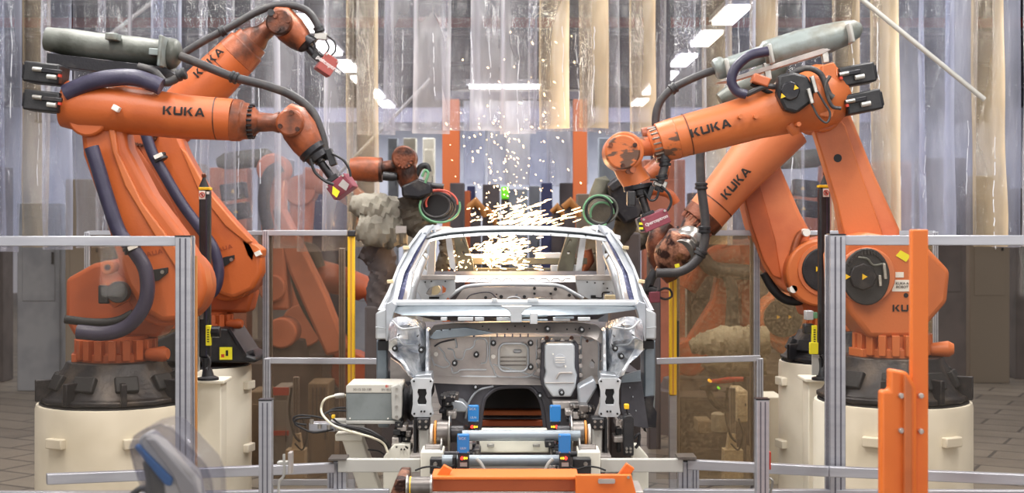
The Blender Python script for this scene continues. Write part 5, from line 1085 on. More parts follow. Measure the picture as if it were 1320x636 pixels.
# near guard rails
t = fx('guard_rail', 'grey guard rail with angled end in front of the sloping white leg', 'guard rail', (430, 700), 7.9)
rail(t, (436, 600, 7.9), (542, 600, 7.9), .075, .05, m='alu_mat'); rail(t, (430, 603, 7.9), (60, 618, 7.2), .055, .05); rail(t, (436, 634, 7.9), (60, 640, 7.3), .03, .05); rail(t, (436, 634, 7.9), (502, 634, 7.9), .03, .04)
post(t, 439, 7.95, 594, w=.075); post(t, 428, 8.0, 598, w=.05, cap=False); MB().pbox(423, 592, 446, 594.5, 7.85, 8.0).build('joint_cap', 'drum', t)
t = fx('guard_rail', 'grey guard rail with angled end running from the orange plate to the orange post', 'guard rail', (890, 700), 7.9)
rail(t, (774, 600, 7.9), (880, 600, 7.9), .075, .05, m='alu_mat'); rail(t, (888, 599, 7.9), (1070, 608, 7.5), .055, .05); rail(t, (1070, 608, 7.5), (1400, 622, 7.0), .055, .05); rail(t, (830, 634, 7.9), (1400, 636, 7.2), .03, .05)
post(t, 882, 7.95, 594, w=.075); post(t, 895, 8.0, 598, w=.05, cap=False); MB().pbox(874, 590, 898, 593, 7.85, 8.0).build('joint_cap', 'drum', t)
t = fx('short_post', 'short grey aluminium post with a small latch, standing in front of the tinted glazing', 'post', (343, 700), 7.0)
post(t, 343, 7.0, 516, w=.065, name='profile'); MB().pbox(357, 596, 372, 600, 7.05, 7.1).build('latch_arm', 'alu_mat', t, bevel=.003)
MB().ptube([(366, 586), (366, 612), (360, 622), (359, 640)], 1.8, 7.05, 8).build('latch_rod', 'alu_mat', t); MB().pbox(371, 584, 376, 612, 7.02, 7.08).build('latch_plate', 'zinc_warm', t, bevel=.003)
t = fx('short_post', 'short lilac grey aluminium post with red switch tab, standing in front of the cable cabinet', 'post', (981, 700), 7.0)
post(t, 982, 7.0, 515, w=.065, name='profile'); MB().pbox(990, 583, 994, 606, 7.02, 7.08).build('switch_tab', 'red', t, bevel=.003); MB().ptube([(992, 616), (996, 622), (992, 640)], 1.6, 7.02, 8).build('latch_rod', 'steel', t)

# ================================================================ slim black light-curtain poles
for px, y0, y1, dd, lab, yt in ((263, 225, 488, 9.7, 'slim black pole with cone top and sticker, in front of the raised-forearm robot', 0),
                            (1063.5, 222, 486, 9.7, 'slim black pole with cone top, between scorched-wrist robot and hexagonal-motor robot', 1)):
    t = thing('light_curtain_pole', lab, 'sensor pole', P(px, y1, dd)); w = 7
    MB().prism([(px-w, y0+20), (px+w, y0+20), (px+w, 462), (px-w, 462)], dd, dd+.08).build('pole', 'black', t, bevel=.015, seg=3)
    MB().prism([(px+w*.3, y0+30), (px+w*.5, y0+30), (px+w*.5, 460), (px+w*.3, 460)], dd-.004, dd).build('groove', 'hose_blue', t)
    MB().ploft([(px, y0+17, w), (px, y0+6, 2.4), (px, y0+4, 2.2)], dd+.04, 20).build('cone', 'dark', t, sharp=30); MB().ploft([(px, y0+5, 1.5), (px, y0+3, 3), (px, y0, 3), (px, y0-2, 1.2)], dd+.04, 14).build('ball', 'wrist_brown', t)
    MB().pbox(px-w-.3, y0+16.5, px+w+.3, y0+20, dd-.003, dd+.083).build('yellow_band', 'yellow', t, bevel=.003)
    sx = px-2.5 if not yt else px+1.5
    o = MB().pbox(sx-4, y0+21, sx+4, y0+32, dd-.006, dd-.001).build('sticker', 'sticker', t)
    b = MB(); c = P(sx, y0+26.5, dd-.008); r = S(3.1, dd); b.loft([(c+Vector((r*math.cos(a), 0, r*math.sin(a))), .003) for a in [2*PI*k/20 for k in range(21)]], 6); b.rbox(c, r*2, .006, .003, math.radians(-45)); b.build('no_entry_ring', 'red', o)
    b = MB(); b.rbox(c+Vector((0, .002, 0)), r*.6, r*1.1, .002, .2); b.build('hand_symbol', 'ink', o)
    if not yt: MB().pbox(px+3, y0+22, px+6.5, y0+25.5, dd-.006, dd-.001).build('small_sticker', 'sticker', t)
    MB().pbox(px-w-6+yt*16, 402, px-w-1+yt*16, 480, dd+.05, dd+.12).build('side_channel', 'alu_mat', t, bevel=.004)
    fx0 = px+4 if not yt else px-4
    MB().ploft([(fx0-2, 462, 5), (fx0-2, 474, 4), (fx0, 476, 6), (fx0+1, 485, 8), (fx0+1, 487, 14), (fx0+1, 490, 14)], dd, 18).build('foot', 'black', t)
    MB().ptube([(fx0, 458), (fx0+4, 466), (fx0+2, 478)], 1.5, dd-.08, 8).build('cable', 'hose', t)
    tx = 266 if not yt else 1048
    o = MB().pbox(tx-1, 420, tx+5.5, 446, dd-.04, dd-.0).build('yellow_tag', 'yellow_tag', t, bevel=.003)
    b = MB()
    for k in range(6): b.pbox(tx+1, 425+k*3, tx+3.4, 426.3+k*3, dd-.043, dd-.04)
    b.build('tag_print', 'ink', o)
    if yt:
        MB().pbox(1044, 442, 1055, 457, dd-.05, dd-.02).build('yellow_tag', 'yellow_tag', t, bevel=.003); MB().pbox(1039, 401, 1049, 413, dd-.02, dd+.06).build('switch', 'zinc_pale', t, bevel=.005); MB().pbox(1037, 418, 1050, 431, dd-.01, dd+.07).build('reel', 'black', t, bevel=.01)
        MB().pbox(1049, 403, 1054, 411, dd-.03, dd).build('green_connector', 'green_hose', t, bevel=.003); MB().pbox(1047, 458, 1056, 484, dd-.02, dd).build('lower_clip', 'alu_mat', t)
    else:
        MB().cyl(P(272, 428, dd), P(284, 428, dd), S(7.5, dd), seg=20).build('reel', 'black_metal', t, bevel=.005); MB().pbox(258, 402, 262, 412, dd-.02, dd).build('switch', 'steel', t)

# ================================================================ pedestals and boxes
for px, dd, y, r, lab in ((150, 9.2, 516, .52, 'wide cream pedestal behind the teach pendant and glazed fence'), (252, 11, 469, .445, 'cream pedestal with two lugs under the raised-forearm robot'),
                         (1150, 9.2, 514, .52, 'wide cream pedestal behind the orange post and glazed fence'), (1076, 11, 464, .445, 'cream pedestal with two lugs under the scorched-wrist robot')):
    c = P(px, y, dd); t = thing('pedestal', lab, 'pedestal', (c.x, dd, 0))
    b = MB(); b.loft([(Vector((c.x, dd, z)), q) for z, q in ((0, r), (c.z-.04, r), (c.z-.01, r*.985), (c.z-.008, r*.97))], 48); b.build('drum', 'cream', t, sharp=30)
    b = MB(); b.loft([(Vector((c.x, dd, z)), q) for z, q in ((c.z-.008, r*.95), (c.z+.002, r*.95))], 40); b.build('top_plate', 'black', t)
    for a, zz in ((-62, .22), (-62, .85), (-118, .22), (-118, .85)) if dd < 10 else ((-12, .16), (-12, .66), (-168, .16), (-168, .66)):
        a = math.radians(a); MB().rbox((c.x+math.cos(a)*(r+.015), dd+math.sin(a)*(r+.015), c.z-zz), .14, .065, .05, 0, a+PI/2).build('lug', 'cream', t, bevel=.008)
for x0, x1, y0, dd, lab in ((246, 285, 490, 9.9, 'tall cream box column under the slim black pole, in front of the cream pedestal with two lugs'), (1042, 1080, 488, 9.9, 'tall cream box column under the slim black pole by the scorched-wrist robot')):
    t = thing('box_column', lab, 'column', (P((x0+x1)/2, 0, dd).x, dd, 0)); a = P(x0, y0, dd); e = P(x1, y0, dd)
    MB().box((a.x, dd, 0), (e.x, dd+.2, a.z-.02)).build('box', 'cream', t, bevel=.008); MB().box((a.x-.03, dd-.04, a.z-.025), (e.x+.03, dd+.24, a.z)).build('cap_plate', 'cream', t, bevel=.006)
t = thing('cabinet', 'low cream cabinet behind the short lilac post, beside the pedestal of the scorched-wrist robot', 'cabinet', (P(996, 0, 11.6).x, 11.6, 0)); MB().pbox(986, 512, 1010, 640, 11.6, 12).build('body', 'cream', t, bevel=.01)
# orange post
t = thing('machine_post', 'bright orange steel post with stepped bolted plate, standing closest to the camera', 'post', (P(1168, 0, 5.6).x, 5.6, 0))
MB().pbox(1175, 296, 1197, 999, 5.6, 5.64).build('upright', 'orange_bright', t, bevel=.006)
o = MB().prism([(1136, 504), (1147, 504), (1147, 476), (1170, 480), (1182, 500), (1182, 999), (1136, 999)], 5.54, 5.6).build('plate', 'orange_bright', t, bevel=.012)
MB().prism([(1166, 482), (1176, 500), (1176, 999), (1166, 999)], 5.51, 5.54).build('rib', 'orange', o, bevel=.006)
for x, y in ((1163, 511), (1163, 556), (1188, 511), (1188, 557)): MB().disc(x, y, 4, 5.52 if x < 1165 else 5.58, 5.55 if x < 1165 else 5.6, 6).build('bolt', 'zinc_warm', o, bevel=.004)
# teach pendant in its clear cover
dd = 4.6
t = thing('teach_pendant', 'teach pendant with a blue edge stripe under a rounded clear plastic cover', 'teach pendant', P(215, 660, dd))
def yawp(b, c, a):
    m = Matrix.Rotation(a, 3, 'Z'); b.v = [c+m @ (v-c) for v in b.v]; return b
cc = P(215, 600, dd)
MB().prism([(176, 570), (184, 560), (192, 559), (250, 612), (262, 660), (214, 660), (210, 622)], dd-.0, dd+.1).build('case', 'white', t, bevel=.015)
MB().prism([(172, 577), (177, 573), (222, 618), (220, 628), (212, 626)], dd-.02, dd+.02).build('blue_stripe', 'blue', t, bevel=.006)
MB().prism([(186, 566), (200, 566), (252, 626), (262, 660), (240, 660), (222, 614)], dd-.015, dd).build('screen', 'box_top', t, bevel=.008)
MB().prism([(180, 592), (204, 612), (218, 634), (218, 660), (184, 660), (186, 620)], dd+.0, dd+.08).build('grip', 'cover_brown', t, bevel=.02)
MB().prism([(166, 578), (172, 562), (188, 552), (206, 547), (222, 552), (246, 578), (266, 600), (274, 622), (276, 660), (262, 660), (258, 620), (236, 594), (214, 568), (200, 560), (186, 562), (176, 574), (184, 600), (190, 640), (184, 645), (172, 604)], dd-.07, dd+.14).build('cover_rim', 'clear', t, bevel=.02, seg=3)
MB().prism([(166, 578), (172, 562), (188, 552), (206, 547), (222, 552), (246, 578), (266, 600), (274, 622), (276, 660), (190, 660), (186, 630), (172, 604)], dd-.075, dd-.07).build('clear_cover', 'clear', t)
MB().ptube([(168, 640), (182, 630), (192, 634)], 4, dd+.03, 8).build('cable', 'hose', t)
# ================================================================ centre welders and wrapped machines
def blob(b, pts, d, seg=22, jit=.14, seed=1, sub=5, flat=1.0):
    """cloth-wrapped volume: round sections with folds"""
    rr = random.Random(seed); q = []
    for i in range(len(pts)-1):
        for k in range(sub):
            u = k/sub; a, e = pts[i], pts[i+1]; q.append([a[j]+(e[j]-a[j])*u for j in range(3)])
    q.append(list(pts[-1])); n0 = len(b.v)
    b.loft([(P(x, y, d), S(r, d)) for x, y, r in q], seg)
    c = [P(x, y, d) for x, y, r in q]
    for i in range(len(q)):
        for k in range(seg):
            v = b.v[n0+i*seg+k]; b.v[n0+i*seg+k] = c[i]+(v-c[i])*(1+jit*math.sin(i*2.1+k*1.3+seed)*rr.uniform(.2, 1)+rr.uniform(-jit, jit)*.4)
    return b
t = thing('wrapped_spot_welder', 'dark spot welding robot with coiled green and red hoses above a crumpled khaki tarp cover', 'welding robot', P(520, 400, 12.2))
MB().ploft([(452, 218, 14), (462, 218, 16), (482, 219, 16.5), (492, 219, 15)], 12.1, 20).build('forearm', 'orange_dirty', t); MB().ploft([(489, 219, 16.5), (493, 219, 16)], 12.1, 20).build('forearm_ring', 'wrist_brown', t)
MB().ploft([(492, 217, 9), (510, 214, 8)], 12.1).build('wrist_neck', 'wrist_brown', t)
MB().disc(520, 203, 15.5, 11.95, 12.3, 28).build('wrist_housing', 'wrist_brown', t, bevel=.015)
MB().ploft([(521, 206, 13), (523, 218, 14), (526, 232, 14), (528, 240, 11)], 12.05, 20).build('wrist_head', 'wrist_brown', t)
for k in range(7):
    a = math.radians(200+k*28); MB().disc(521+9*math.cos(a), 207-9*math.sin(a)*1.0, 1.4, 11.85, 11.96, 8).build('cover_screw', 'orange_dirty', t)
MB().ploft([(494, 227, 6), (506, 228, 6), (512, 228, 5)], 12, 12).build('hose_joint', 'black', t)
MB().prism([(517, 240), (540, 230), (556, 236), (558, 250), (540, 256), (518, 254)], 11.95, 12.2).build('gun_body', 'black_metal', t, bevel=.02)
MB().ploft([(548, 238, 4), (560, 240, 4), (572, 241, 4)], 12, 12).build('electrode', 'black', t)
MB().ptube([(536, 228), (542, 216), (550, 214), (553, 222)], 4, 12.05, 10).build('hose', 'dark', t); MB().ptube([(544, 228), (548, 220), (552, 224), (548, 236)], 1.8, 11.95, 8).build('hose', 'green_hose', t)
blob(MB(), [(530, 252, 16), (534, 270, 19), (540, 288, 20), (550, 300, 17)], 12.25, seed=5).build('gun_cover', 'tarp_dark', t)
def ring(cx, cy, rx, ry, r, m, d, a0=0, a1=360, nm='coiled_hose'):
    return MB().ptube([(cx+rx*math.cos(math.radians(a)), cy-ry*math.sin(math.radians(a))) for a in range(a0, a1+1, 18)], r, d, 8, 3).build(nm, m, t)
MB().disc(564, 268, 20, 12.12, 12.25, 24).build('transformer', 'dark', t, bevel=.02)
ring(567, 266, 26, 21, 1.4, 'green_hose', 11.96, 160, 380); ring(566, 264, 24, 19, 1.3, 'red_hose', 11.98, 0, 150); ring(564, 267, 22, 18, 1.6, 'black', 12.0); ring(562, 265, 18, 15, 1.4, 'hose', 12.0); ring(561, 268, 20, 19, 1.3, 'green_hose', 12.02, 120, 300); ring(566, 262, 17, 15, 1.3, 'red_hose', 12.03, 20, 200)
t2 = t
o = blob(MB(), [(452, 262, 10), (468, 266, 17), (490, 272, 22), (512, 280, 24), (530, 288, 20)], 12.5, seed=9, jit=.18).build('tarp_cover', 'tarp', t)
blob(MB(), [(462, 292, 16), (480, 296, 22), (505, 296, 24), (525, 296, 20)], 12.45, seed=14, jit=.18).build('tarp_cover', 'tarp', t)
MB().prbox(517, 296, 14, 9, 12.1, .02, 0).build('tarp_patch', 'zinc_warm', t)
blob(MB(), [(470, 318, 16), (490, 330, 20), (494, 350, 17), (488, 374, 15), (486, 400, 13)], 12.7, seed=3).build('lower_cover', 'hall_dark', t)
MB().pbox(470, 395, 512, 600, 12.6, 13.0).build('stand', 'hall_dark', t, bevel=.02)
tag(blob(MB(), [(575, 300, 12), (582, 312, 15), (580, 328, 14), (572, 340, 10), (568, 352, 7)], 12.9, seed=8).build('wrapped_welding_gun', 'tarp_dark'), 'khaki wrapped gun arm hanging behind the roof header, under the coiled green hoses', 'welding gun')
tag(blob(MB(), [(764, 300, 11), (766, 312, 14), (772, 326, 15), (764, 340, 12), (757, 352, 8)], 12.9, seed=12).build('wrapped_welding_gun', 'tarp_dark'), 'khaki wrapped gun arm seen through the screen opening, below the coiled dark hoses', 'welding gun')
tag(MB().ploft([(757, 322, 6), (760, 336, 7), (752, 352, 4)], 12.6, 12).build('gun_tip', 'wrist_brown'), 'reddish brown gun tip seen through the screen opening', 'gun tip')
t = thing('wrapped_spot_welder', 'dark spot welding robot with coiled hoses and smooth khaki sleeve behind the crimson sensor', 'welding robot', P(790, 400, 12.2))
MB().ploft([(776, 228, 5), (777, 232, 10), (772, 250, 12), (768, 275, 13), (770, 290, 10)], 12.3, 18).build('sleeve', 'cover_brown', t)
ring(772, 272, 20, 20, 1.3, 'green_hose', 11.95, 30, 300); ring(772, 272, 17, 18, 1.7, 'dark', 12); ring(776, 270, 20, 18, 1.5, 'cover_grey', 12.02); ring(776, 276, 15, 15, 1.5, 'green_hose', 12.02, 0, 200)
MB().disc(776, 274, 17, 12.1, 12.25, 22).build('transformer', 'tarp_dark', t, bevel=.02)
MB().prism([(782, 238), (802, 222), (822, 228), (836, 262), (826, 282), (806, 290), (790, 270)], 12.1, 12.4).build('gun_body', 'black_metal', t, bevel=.03)
MB().prism([(784, 240), (800, 228), (806, 236), (790, 248)], 12.0, 12.1).build('gun_plate', 'base_metal', t, bevel=.01)
blob(MB(), [(806, 252, 14), (812, 272, 16), (806, 292, 14), (796, 310, 10)], 12.35, seed=6).build('gun_cover', 'tarp_dark', t)
MB().ploft([(836, 226, 12), (850, 216, 16), (862, 218, 14)], 12.4, 18).build('wrist_housing', 'orange_dirty', t); MB().ptube([(822, 252), (842, 246), (862, 250), (872, 262)], 6, 12.5, 10).build('arm', 'orange_dark', t)
MB().pbox(786, 300, 826, 640, 12.5, 12.75).build('stand', 'hall_dark', t, bevel=.02)
t = thing('wrapped_gun', 'crumpled khaki tarp bundle resting low behind the speckled glazing', 'tarp bundle', P(935, 470, 12.45))
blob(MB(), [(890, 448, 8), (905, 444, 14), (930, 440, 19), (960, 442, 20), (990, 440, 18)], 12.42, seed=21, jit=.17).build('tarp_cover', 'tarp', t)
blob(MB(), [(905, 466, 7), (930, 472, 12), (960, 470, 16), (985, 468, 16)], 12.42, seed=24, jit=.15).build('tarp_cover', 'tarp', t)
MB().pbox(948, 470, 962, 640, 12.45, 12.6).build('stand', 'hall_dark', t)
t = thing('wrapped_gun', 'khaki wrapped gun arm between the red measuring box and the car pillar', 'tarp bundle', P(826, 320, 13.3))
blob(MB(), [(822, 280, 14), (832, 292, 17), (826, 310, 13), (806, 316, 9), (796, 320, 6)], 13.3, seed=31).build('tarp_cover', 'tarp_dark', t); MB().pbox(836, 310, 852, 640, 13.4, 13.6).build('stand', 'hall_dark', t, bevel=.02)
# cabinets and stands behind the glazing
def cab(label, x0, y0, x1, y1, d, m, extra=None, name='cabinet', cat='cabinet'):
    t = thing(name, label, cat, (P((x0+x1)/2, 0, d).x, d, 0)); a = P(x0, y0, d); b2 = P(x1, y1, d)
    MB().box((a.x, d, max(0, b2.z) if name != 'cabinet' else 0), (b2.x, d+.4, a.z)).build('body', m, t, bevel=.012)
    MB().pbox(x0+(x1-x0)*.12, y0+(y1-y0)*.12, x1-(x1-x0)*.12, y0+(y1-y0)*.8, d-.015, d).build('door', m, t, bevel=.006)
    MB().pbox(x1-(x1-x0)*.2, y0+(y1-y0)*.4, x1-(x1-x0)*.15, y0+(y1-y0)*.5, d-.04, d-.01).build('handle', 'dark', t)
    for (u0, v0, u1, v1, mm) in extra or []: MB().pbox(u0, v0, u1, v1, d-.03, d-.005).build('band', mm, t)
    return t
cab('slim grey cabinet with red bands top and bottom behind the tinted glazing', 352, 500, 372, 640, 12.0, 'hall_grey', [(352, 500, 372, 510, 'red'), (352, 556, 372, 562, 'red')])
cab('tan finned cabinet behind the tinted glazing near the control box', 397, 494, 424, 640, 12.2, 'hall_tan', [(402+5*k, 500, 404+5*k, 545, 'hall_dark') for k in range(4)])
cab('wide dim grey cabinet low behind the cream pedestal with two lugs', 322, 505, 345, 640, 12.4, 'hall_tan')
for px, y0, dd, lab in ((382, 486, 11.6, 'grey aluminium stand between the two cabinets behind tinted glazing'), (944, 500, 11.6, 'grey aluminium cable stand behind the low barrier frame')):
    t = thing('cable_stand', lab, 'stand', (P(px, 0, dd).x, dd, 0)); post(t, px, dd, y0, w=.05, cap=False, name='upright'); a = P(px, 0, dd)
    MB().prism([(px-8, 592), (px+8, 592), (px+4, 560), (px-4, 560)], dd-.05, dd+.05).build('foot', 'cream', t); MB().box((a.x-.08, dd-.08, 0), (a.x+.08, dd+.08, .3)).build('foot_block', 'cream', t)
    MB().ptube([(px-6, 500), (px-9, 530), (px-3, 560), (px+5, 570)], 1.6, dd-.08, 8).build('cable', 'dark', t); MB().ptube([(px+8, 540), (px+14, 560), (px+8, 580), (px-2, 572)], 1.2, dd-.1, 8).build('cable', 'dark', t)
t = thing('spot_gun', 'small orange-handled tool head with a green light clamped on the cable stand', 'tool head', P(930, 495, 11.5))
MB().ploft([(915, 493, 3), (940, 490, 4), (958, 489, 3)], 11.5, 12).build('handle', 'red', t); MB().ploft([(902, 500, 3), (914, 498, 7), (926, 500, 5)], 11.5, 12).build('head', 'black_metal', t)
MB().ptube([(912, 500), (918, 516), (926, 524), (934, 530)], 4, 11.5, 8).build('arm', 'black', t); MB().disc(927, 501, 1.4, 11.4, 11.5, 8).build('green_light', 'led_green', t); MB().disc(916, 492, 1.8, 11.4, 11.5, 8).build('yellow_light', 'led_yel', t)
cab('pale beige box cabinet beside the cable stand behind the low barrier frame', 950, 504, 964, 545, 11.7, 'cream', name='control_cabinet')
cab('dim grey low bench cabinet with boxes beyond the barrier frame', 876, 512, 942, 536, 12.8, 'hall_dark')
tag(MB().pbox(900, 543, 918, 560, 12.0, 12.3).build('small_crate', 'hall_tan', bevel=.01), 'small grey box on the floor beyond the barrier frame', 'box')
tag(MB().loft([(P(927, 556, 12), .07), (P(927, 534, 12), .07), (P(927, 532, 12), .05)], 18).build('canister', 'alu_mat'), 'small pale canister beside the grey floor box beyond the barrier frame', 'canister')
# far hall: cell equipment beyond the sparks
far = [(596, 246, 606, 300, 21, 'orange_dark', 'tall narrow orange post beyond the roof header, next to the coiled hoses'), (602, 240, 612, 300, 22, 'hall_blue', 'dark blue cabinet beyond the sparks beside the orange post'),
       (622, 238, 644, 296, 21.5, 'hall_dark', 'dark cabinet behind the thickest spark shower, beside the lime panel'), (655, 244, 680, 300, 24, 'hall_grey', 'pale grey cabinet with a bright window beyond the sparks'),
       (682, 240, 696, 300, 23, 'hall_grey', 'grey cabinet in the middle of the far aisle'), (698, 236, 712, 300, 22, 'hall_blue', 'dark blue cabinet beyond the sparks near the orange column'),
       (722, 236, 742, 300, 22.5, 'hall_dark', 'dark machine cabinet at the foot of the orange column beyond the sparks'), (580, 236, 598, 300, 20, 'hall_dark', 'dim brown cabinet behind the coiled green and red hoses'),
       (744, 250, 760, 300, 19, 'hall_tan', 'tan cabinet beneath the orange column beside the khaki sleeve')]
for x0, y0, x1, y1, dd, m, lab in far: cab(lab, x0, y0, x1, 420, dd, m)
tag(MB().pbox(646, 241, 656, 257, 20.5, 20.6).build('lime_panel', 'lime', bevel=.02), 'bright lime green panel glowing beyond the sparks', 'panel')
tag(MB().pbox(646, 257, 656, 478, 20.55, 20.7).build('panel_stand', 'hall_dark'), 'dark stand under the lime green panel', 'stand')
for k, (x, y, r, dd, lab) in enumerate(((613, 262, 9, 19, 'small ochre machine arm behind the sparks near the blue cabinet'), (628, 272, 8, 19.4, 'small ochre machine joint low behind the thick sparks'), (735, 262, 9, 18.3, 'small ochre machine arm in front of the orange column'), (718, 268, 7, 19.5, 'small ochre machine joint beyond the sparks near the blue cabinet'))):
    t = thing('small_robot', lab, 'robot arm', (P(x, 0, dd).x, dd, 0)); MB().ploft([(x-r, y+6, r*.5), (x, y-2, r*.7), (x+r, y+8, r*.5), (x+r+3, y+18, r*.35)], dd, 12).build('arm', 'wood', t)
    c = P(x, y, dd); MB().cyl((c.x, dd+.1, 0), (c.x, dd+.1, c.z), .1, .07).build('column', 'hall_dark', t)
# vertical pale light panels and tinted cladding far beyond
for x0, x1, dd, m, lab in ((500, 512, 30, 'hall_grey', 'tall bluish locker far behind the strips above the tarp-wrapped machine'), (520, 536, 30, 'cream', 'tall cream locker far behind the dark welder wrist'), (545, 560, 31, 'cream', 'second tall cream locker beyond the dark welder wrist'),
                        (772, 800, 31, 'hall_grey', 'tall bluish grey locker far behind the khaki sleeve')):
    cab(lab, x0, 178, x1, 300, dd, m)
# banks of racking on both flanks behind the strips give the strips something to show
rr = random.Random(77)
for s, xs in ((-1, range(-40, 460, 62)), (1, range(830, 1360, 60))):
    for i, px in enumerate(xs):
        dd = 17.5+rr.uniform(0, 2); w = rr.uniform(38, 56); y0 = rr.uniform(200, 262)
        m = rr.choice(['hall_dark', 'hall_grey', 'hall_tan', 'orange_pale', 'hall_blue'])
        kind = {'hall_dark': 'dark', 'hall_grey': 'grey', 'hall_tan': 'tan', 'orange_pale': 'hazy orange', 'hall_blue': 'navy blue'}[m]
        pos = ['first', 'second', 'third', 'fourth', 'fifth', 'sixth', 'seventh', 'eighth', 'ninth'][i]
        cab('%s cabinet blurred behind the strips, %s of the row %s' % (kind, pos, 'ending at the tarp-wrapped machine' if s < 0 else 'starting by the speckled glazing'), px, y0, px+w, 420, dd, m)

# ================================================================ sparks
rr = random.Random(5); b = MB()
def spark(px, py, d, L, ang, r):
    r *= .72
    c = P(px, py, d); a = math.radians(ang); v = Vector((math.cos(a), rr.uniform(-.25, .25), math.sin(a)))*S(L, d)/2; r = S(r, d)
    if L < r: v = v.normalized()*r
    b.loft([(c-v, r*.25), (c-v*.6, r*.9), (c, r), (c+v*.6, r*.75), (c+v, r*.2)], 6)
SC = (612, 340)
for k in range(270): # fan below the header, blown toward the upper aisle
    a = rr.gauss(14, 20); q = abs(rr.gauss(0, 1))*42+8
    x = 628+q*math.cos(math.radians(a))*1.0-10; y = 330-q*math.sin(math.radians(a))*.9+rr.gauss(0, 9)
    if not (570 < x < 706 and 304 < y < 350): continue
    spark(x, y, rr.uniform(11.6, 12.8), rr.uniform(3, 13), a*.25+rr.uniform(-6, 10) if x > 640 else rr.uniform(-50, 60), rr.uniform(.6, 1.25))
for k in range(36): spark(rr.gauss(632, 22), rr.gauss(326, 9), rr.uniform(11.6, 12.8), rr.uniform(4, 14), rr.uniform(-25, 40), rr.uniform(.9, 1.4))
for k in range(60): spark(rr.gauss(598, 14), rr.gauss(342, 6), rr.uniform(11.8, 12.6), rr.uniform(1, 4), rr.uniform(0, 180), rr.uniform(.6, 1.2))
for k in range(125):                 # spray above the roof line
    x = rr.gauss(670, 30); y = 288-abs(rr.gauss(0, 11))
    if y < 255 or x > 745 or x < 600: continue
    spark(x, y, rr.uniform(12.9, 13.8), rr.uniform(3, 20) if x > 640 else rr.uniform(2, 6), rr.uniform(8, 26), rr.uniform(.55, 1.1))
for k in range(200):                 # stray droplets rising
    y = 280-abs(rr.gauss(0, 1))*95; x = 655+rr.gauss(0, 1)*(22+(280-y)*.18)
    if y < 4 or not 560 < x < 800: continue
    spark(x, y, rr.uniform(12.0, 13.9), rr.uniform(.4, 4.5), rr.uniform(100, 160), rr.uniform(.45, 1.15))
for x, y, L in ((735, 276, 24), (748, 272, 13), (716, 283, 30), (718, 290, 18), (697, 262, 14), (706, 258, 10)): spark(x, y, 13.0, L, 14, 1.0)
M['spark'] = mat('glowing_spark', (1, .8, .5, 1), .5, emit=(1, .62, .30, 1), estr=9)
tag(b.build('welding_sparks', 'spark', off=P(632, 330, 12.2)), 'shower of bright orange white welding sparks inside and above the car body', 'sparks', kind='stuff')

# ================================================================ light
def area(name, loc, rot, sx, sy, e, col=(1, 1, 1)):
    l = bpy.data.lights.new(name, 'AREA'); l.shape = 'RECTANGLE'; l.size = sx; l.size_y = sy; l.energy = e; l.color = col
    o = bpy.data.objects.new(name, l); COL.objects.link(o); o.location = loc; o.rotation_euler = rot; return o
for k, (x, y) in enumerate(((-3.2, 5.5), (0, 5.5), (3.2, 5.5), (-3.2, 9), (3.2, 9), (0, 11))):
    area('cell_light', (x, y, 6.4), (0, 0, 0), .5, 3.0, 190, (1, .97, .93))
area('hall_light', (0, 19, 6.0), (0, 0, 0), 20, 1.2, 620, (.92, .94, 1)); area('hall_light', (0, 31, 5.9), (0, 0, 0), 20, 1.5, 1300, (.92, .94, 1)); area('hall_light', (0, 44, 5.8), (math.radians(50), 0, 0), 24, 1.5, 2000, (.92, .94, 1))
for x in (-4.2, -1, 4.2): area('curtain_light', (x, 11.3, 6.3), (math.radians(18), 0, 0), 2.2, .5, 85, (1, .98, .95))  # added to brighten the strip curtains, with no fixture of its own
area('aisle_light', P(660, 122, 23.0), (math.radians(30), 0, 0), 1.2, .15, 9)
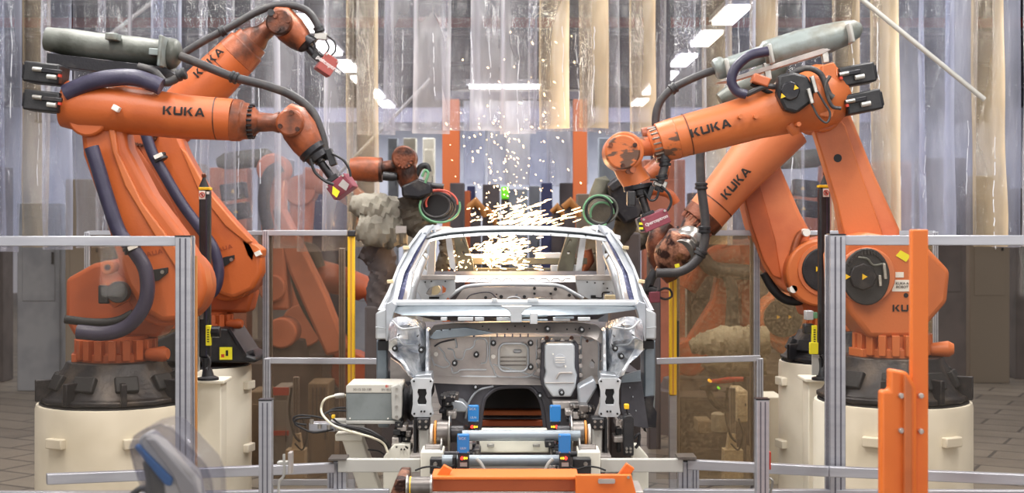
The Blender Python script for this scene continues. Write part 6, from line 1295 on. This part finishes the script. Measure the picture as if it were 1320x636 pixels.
for x in (-8, -3.6, 1.2, 5.5, 9.5): area('added_streak_light', (x, -5.5, 4.4), (PI/2, 0, math.atan2(x, 16)*.6), .32, 6.5, 150, (1, .98, .95))  # added lights behind the camera, for streaks on the strips and front fill
for loc, e in ((P(630, 326, 12.2), 30), (P(672, 276, 13.3), 45)):
    l = bpy.data.lights.new('spark_light', 'POINT'); l.energy = e; l.color = (1, .62, .3); l.shadow_soft_size = .2; o = bpy.data.objects.new('spark_light', l); COL.objects.link(o); o.location = loc
w = bpy.data.worlds.new('hall_air'); bpy.context.scene.world = w; w.use_nodes = True; n = w.node_tree.nodes; L = w.node_tree.links
bg = n['Background']; bg.inputs[1].default_value = .55
tc = n.new('ShaderNodeTexCoord'); sp = n.new('ShaderNodeSeparateXYZ'); cr = n.new('ShaderNodeValToRGB'); L.new(tc.outputs['Generated'], sp.inputs[0])
mr = n.new('ShaderNodeMapRange'); mr.inputs[1].default_value = -1; mr.inputs[2].default_value = 1; L.new(sp.outputs['Z'], mr.inputs[0]); L.new(mr.outputs[0], cr.inputs[0])
cr.color_ramp.elements[0].position = .3; cr.color_ramp.elements[0].color = (.25, .22, .2, 1); cr.color_ramp.elements[1].position = .85; cr.color_ramp.elements[1].color = (1.1, 1.1, 1.15, 1)
e = cr.color_ramp.elements.new(.52); e.color = (.55, .54, .55, 1); L.new(cr.outputs[0], bg.inputs[0])

# ================================================================ camera
cam = bpy.data.cameras.new('camera'); co = bpy.data.objects.new('camera', cam); COL.objects.link(co)
co.location = (0, 0, H); co.rotation_euler = (PI/2, 0, 0); cam.sensor_width = 36; cam.lens = 36*F/1320; cam.shift_y = -(318-HY)/1320
cam.clip_end = 200; cam.dof.use_dof = True; cam.dof.focus_distance = 9.0; cam.dof.aperture_fstop = 2.6
sc = bpy.context.scene; sc.camera = co
sc.view_settings.view_transform = 'Standard'; sc.view_settings.look = 'None'; sc.view_settings.exposure = -.12; sc.view_settings.gamma = 1
sc.cycles.use_denoising = True; sc.cycles.transparent_max_bounces = 32; sc.cycles.max_bounces = 8; sc.cycles.sample_clamp_indirect = 6
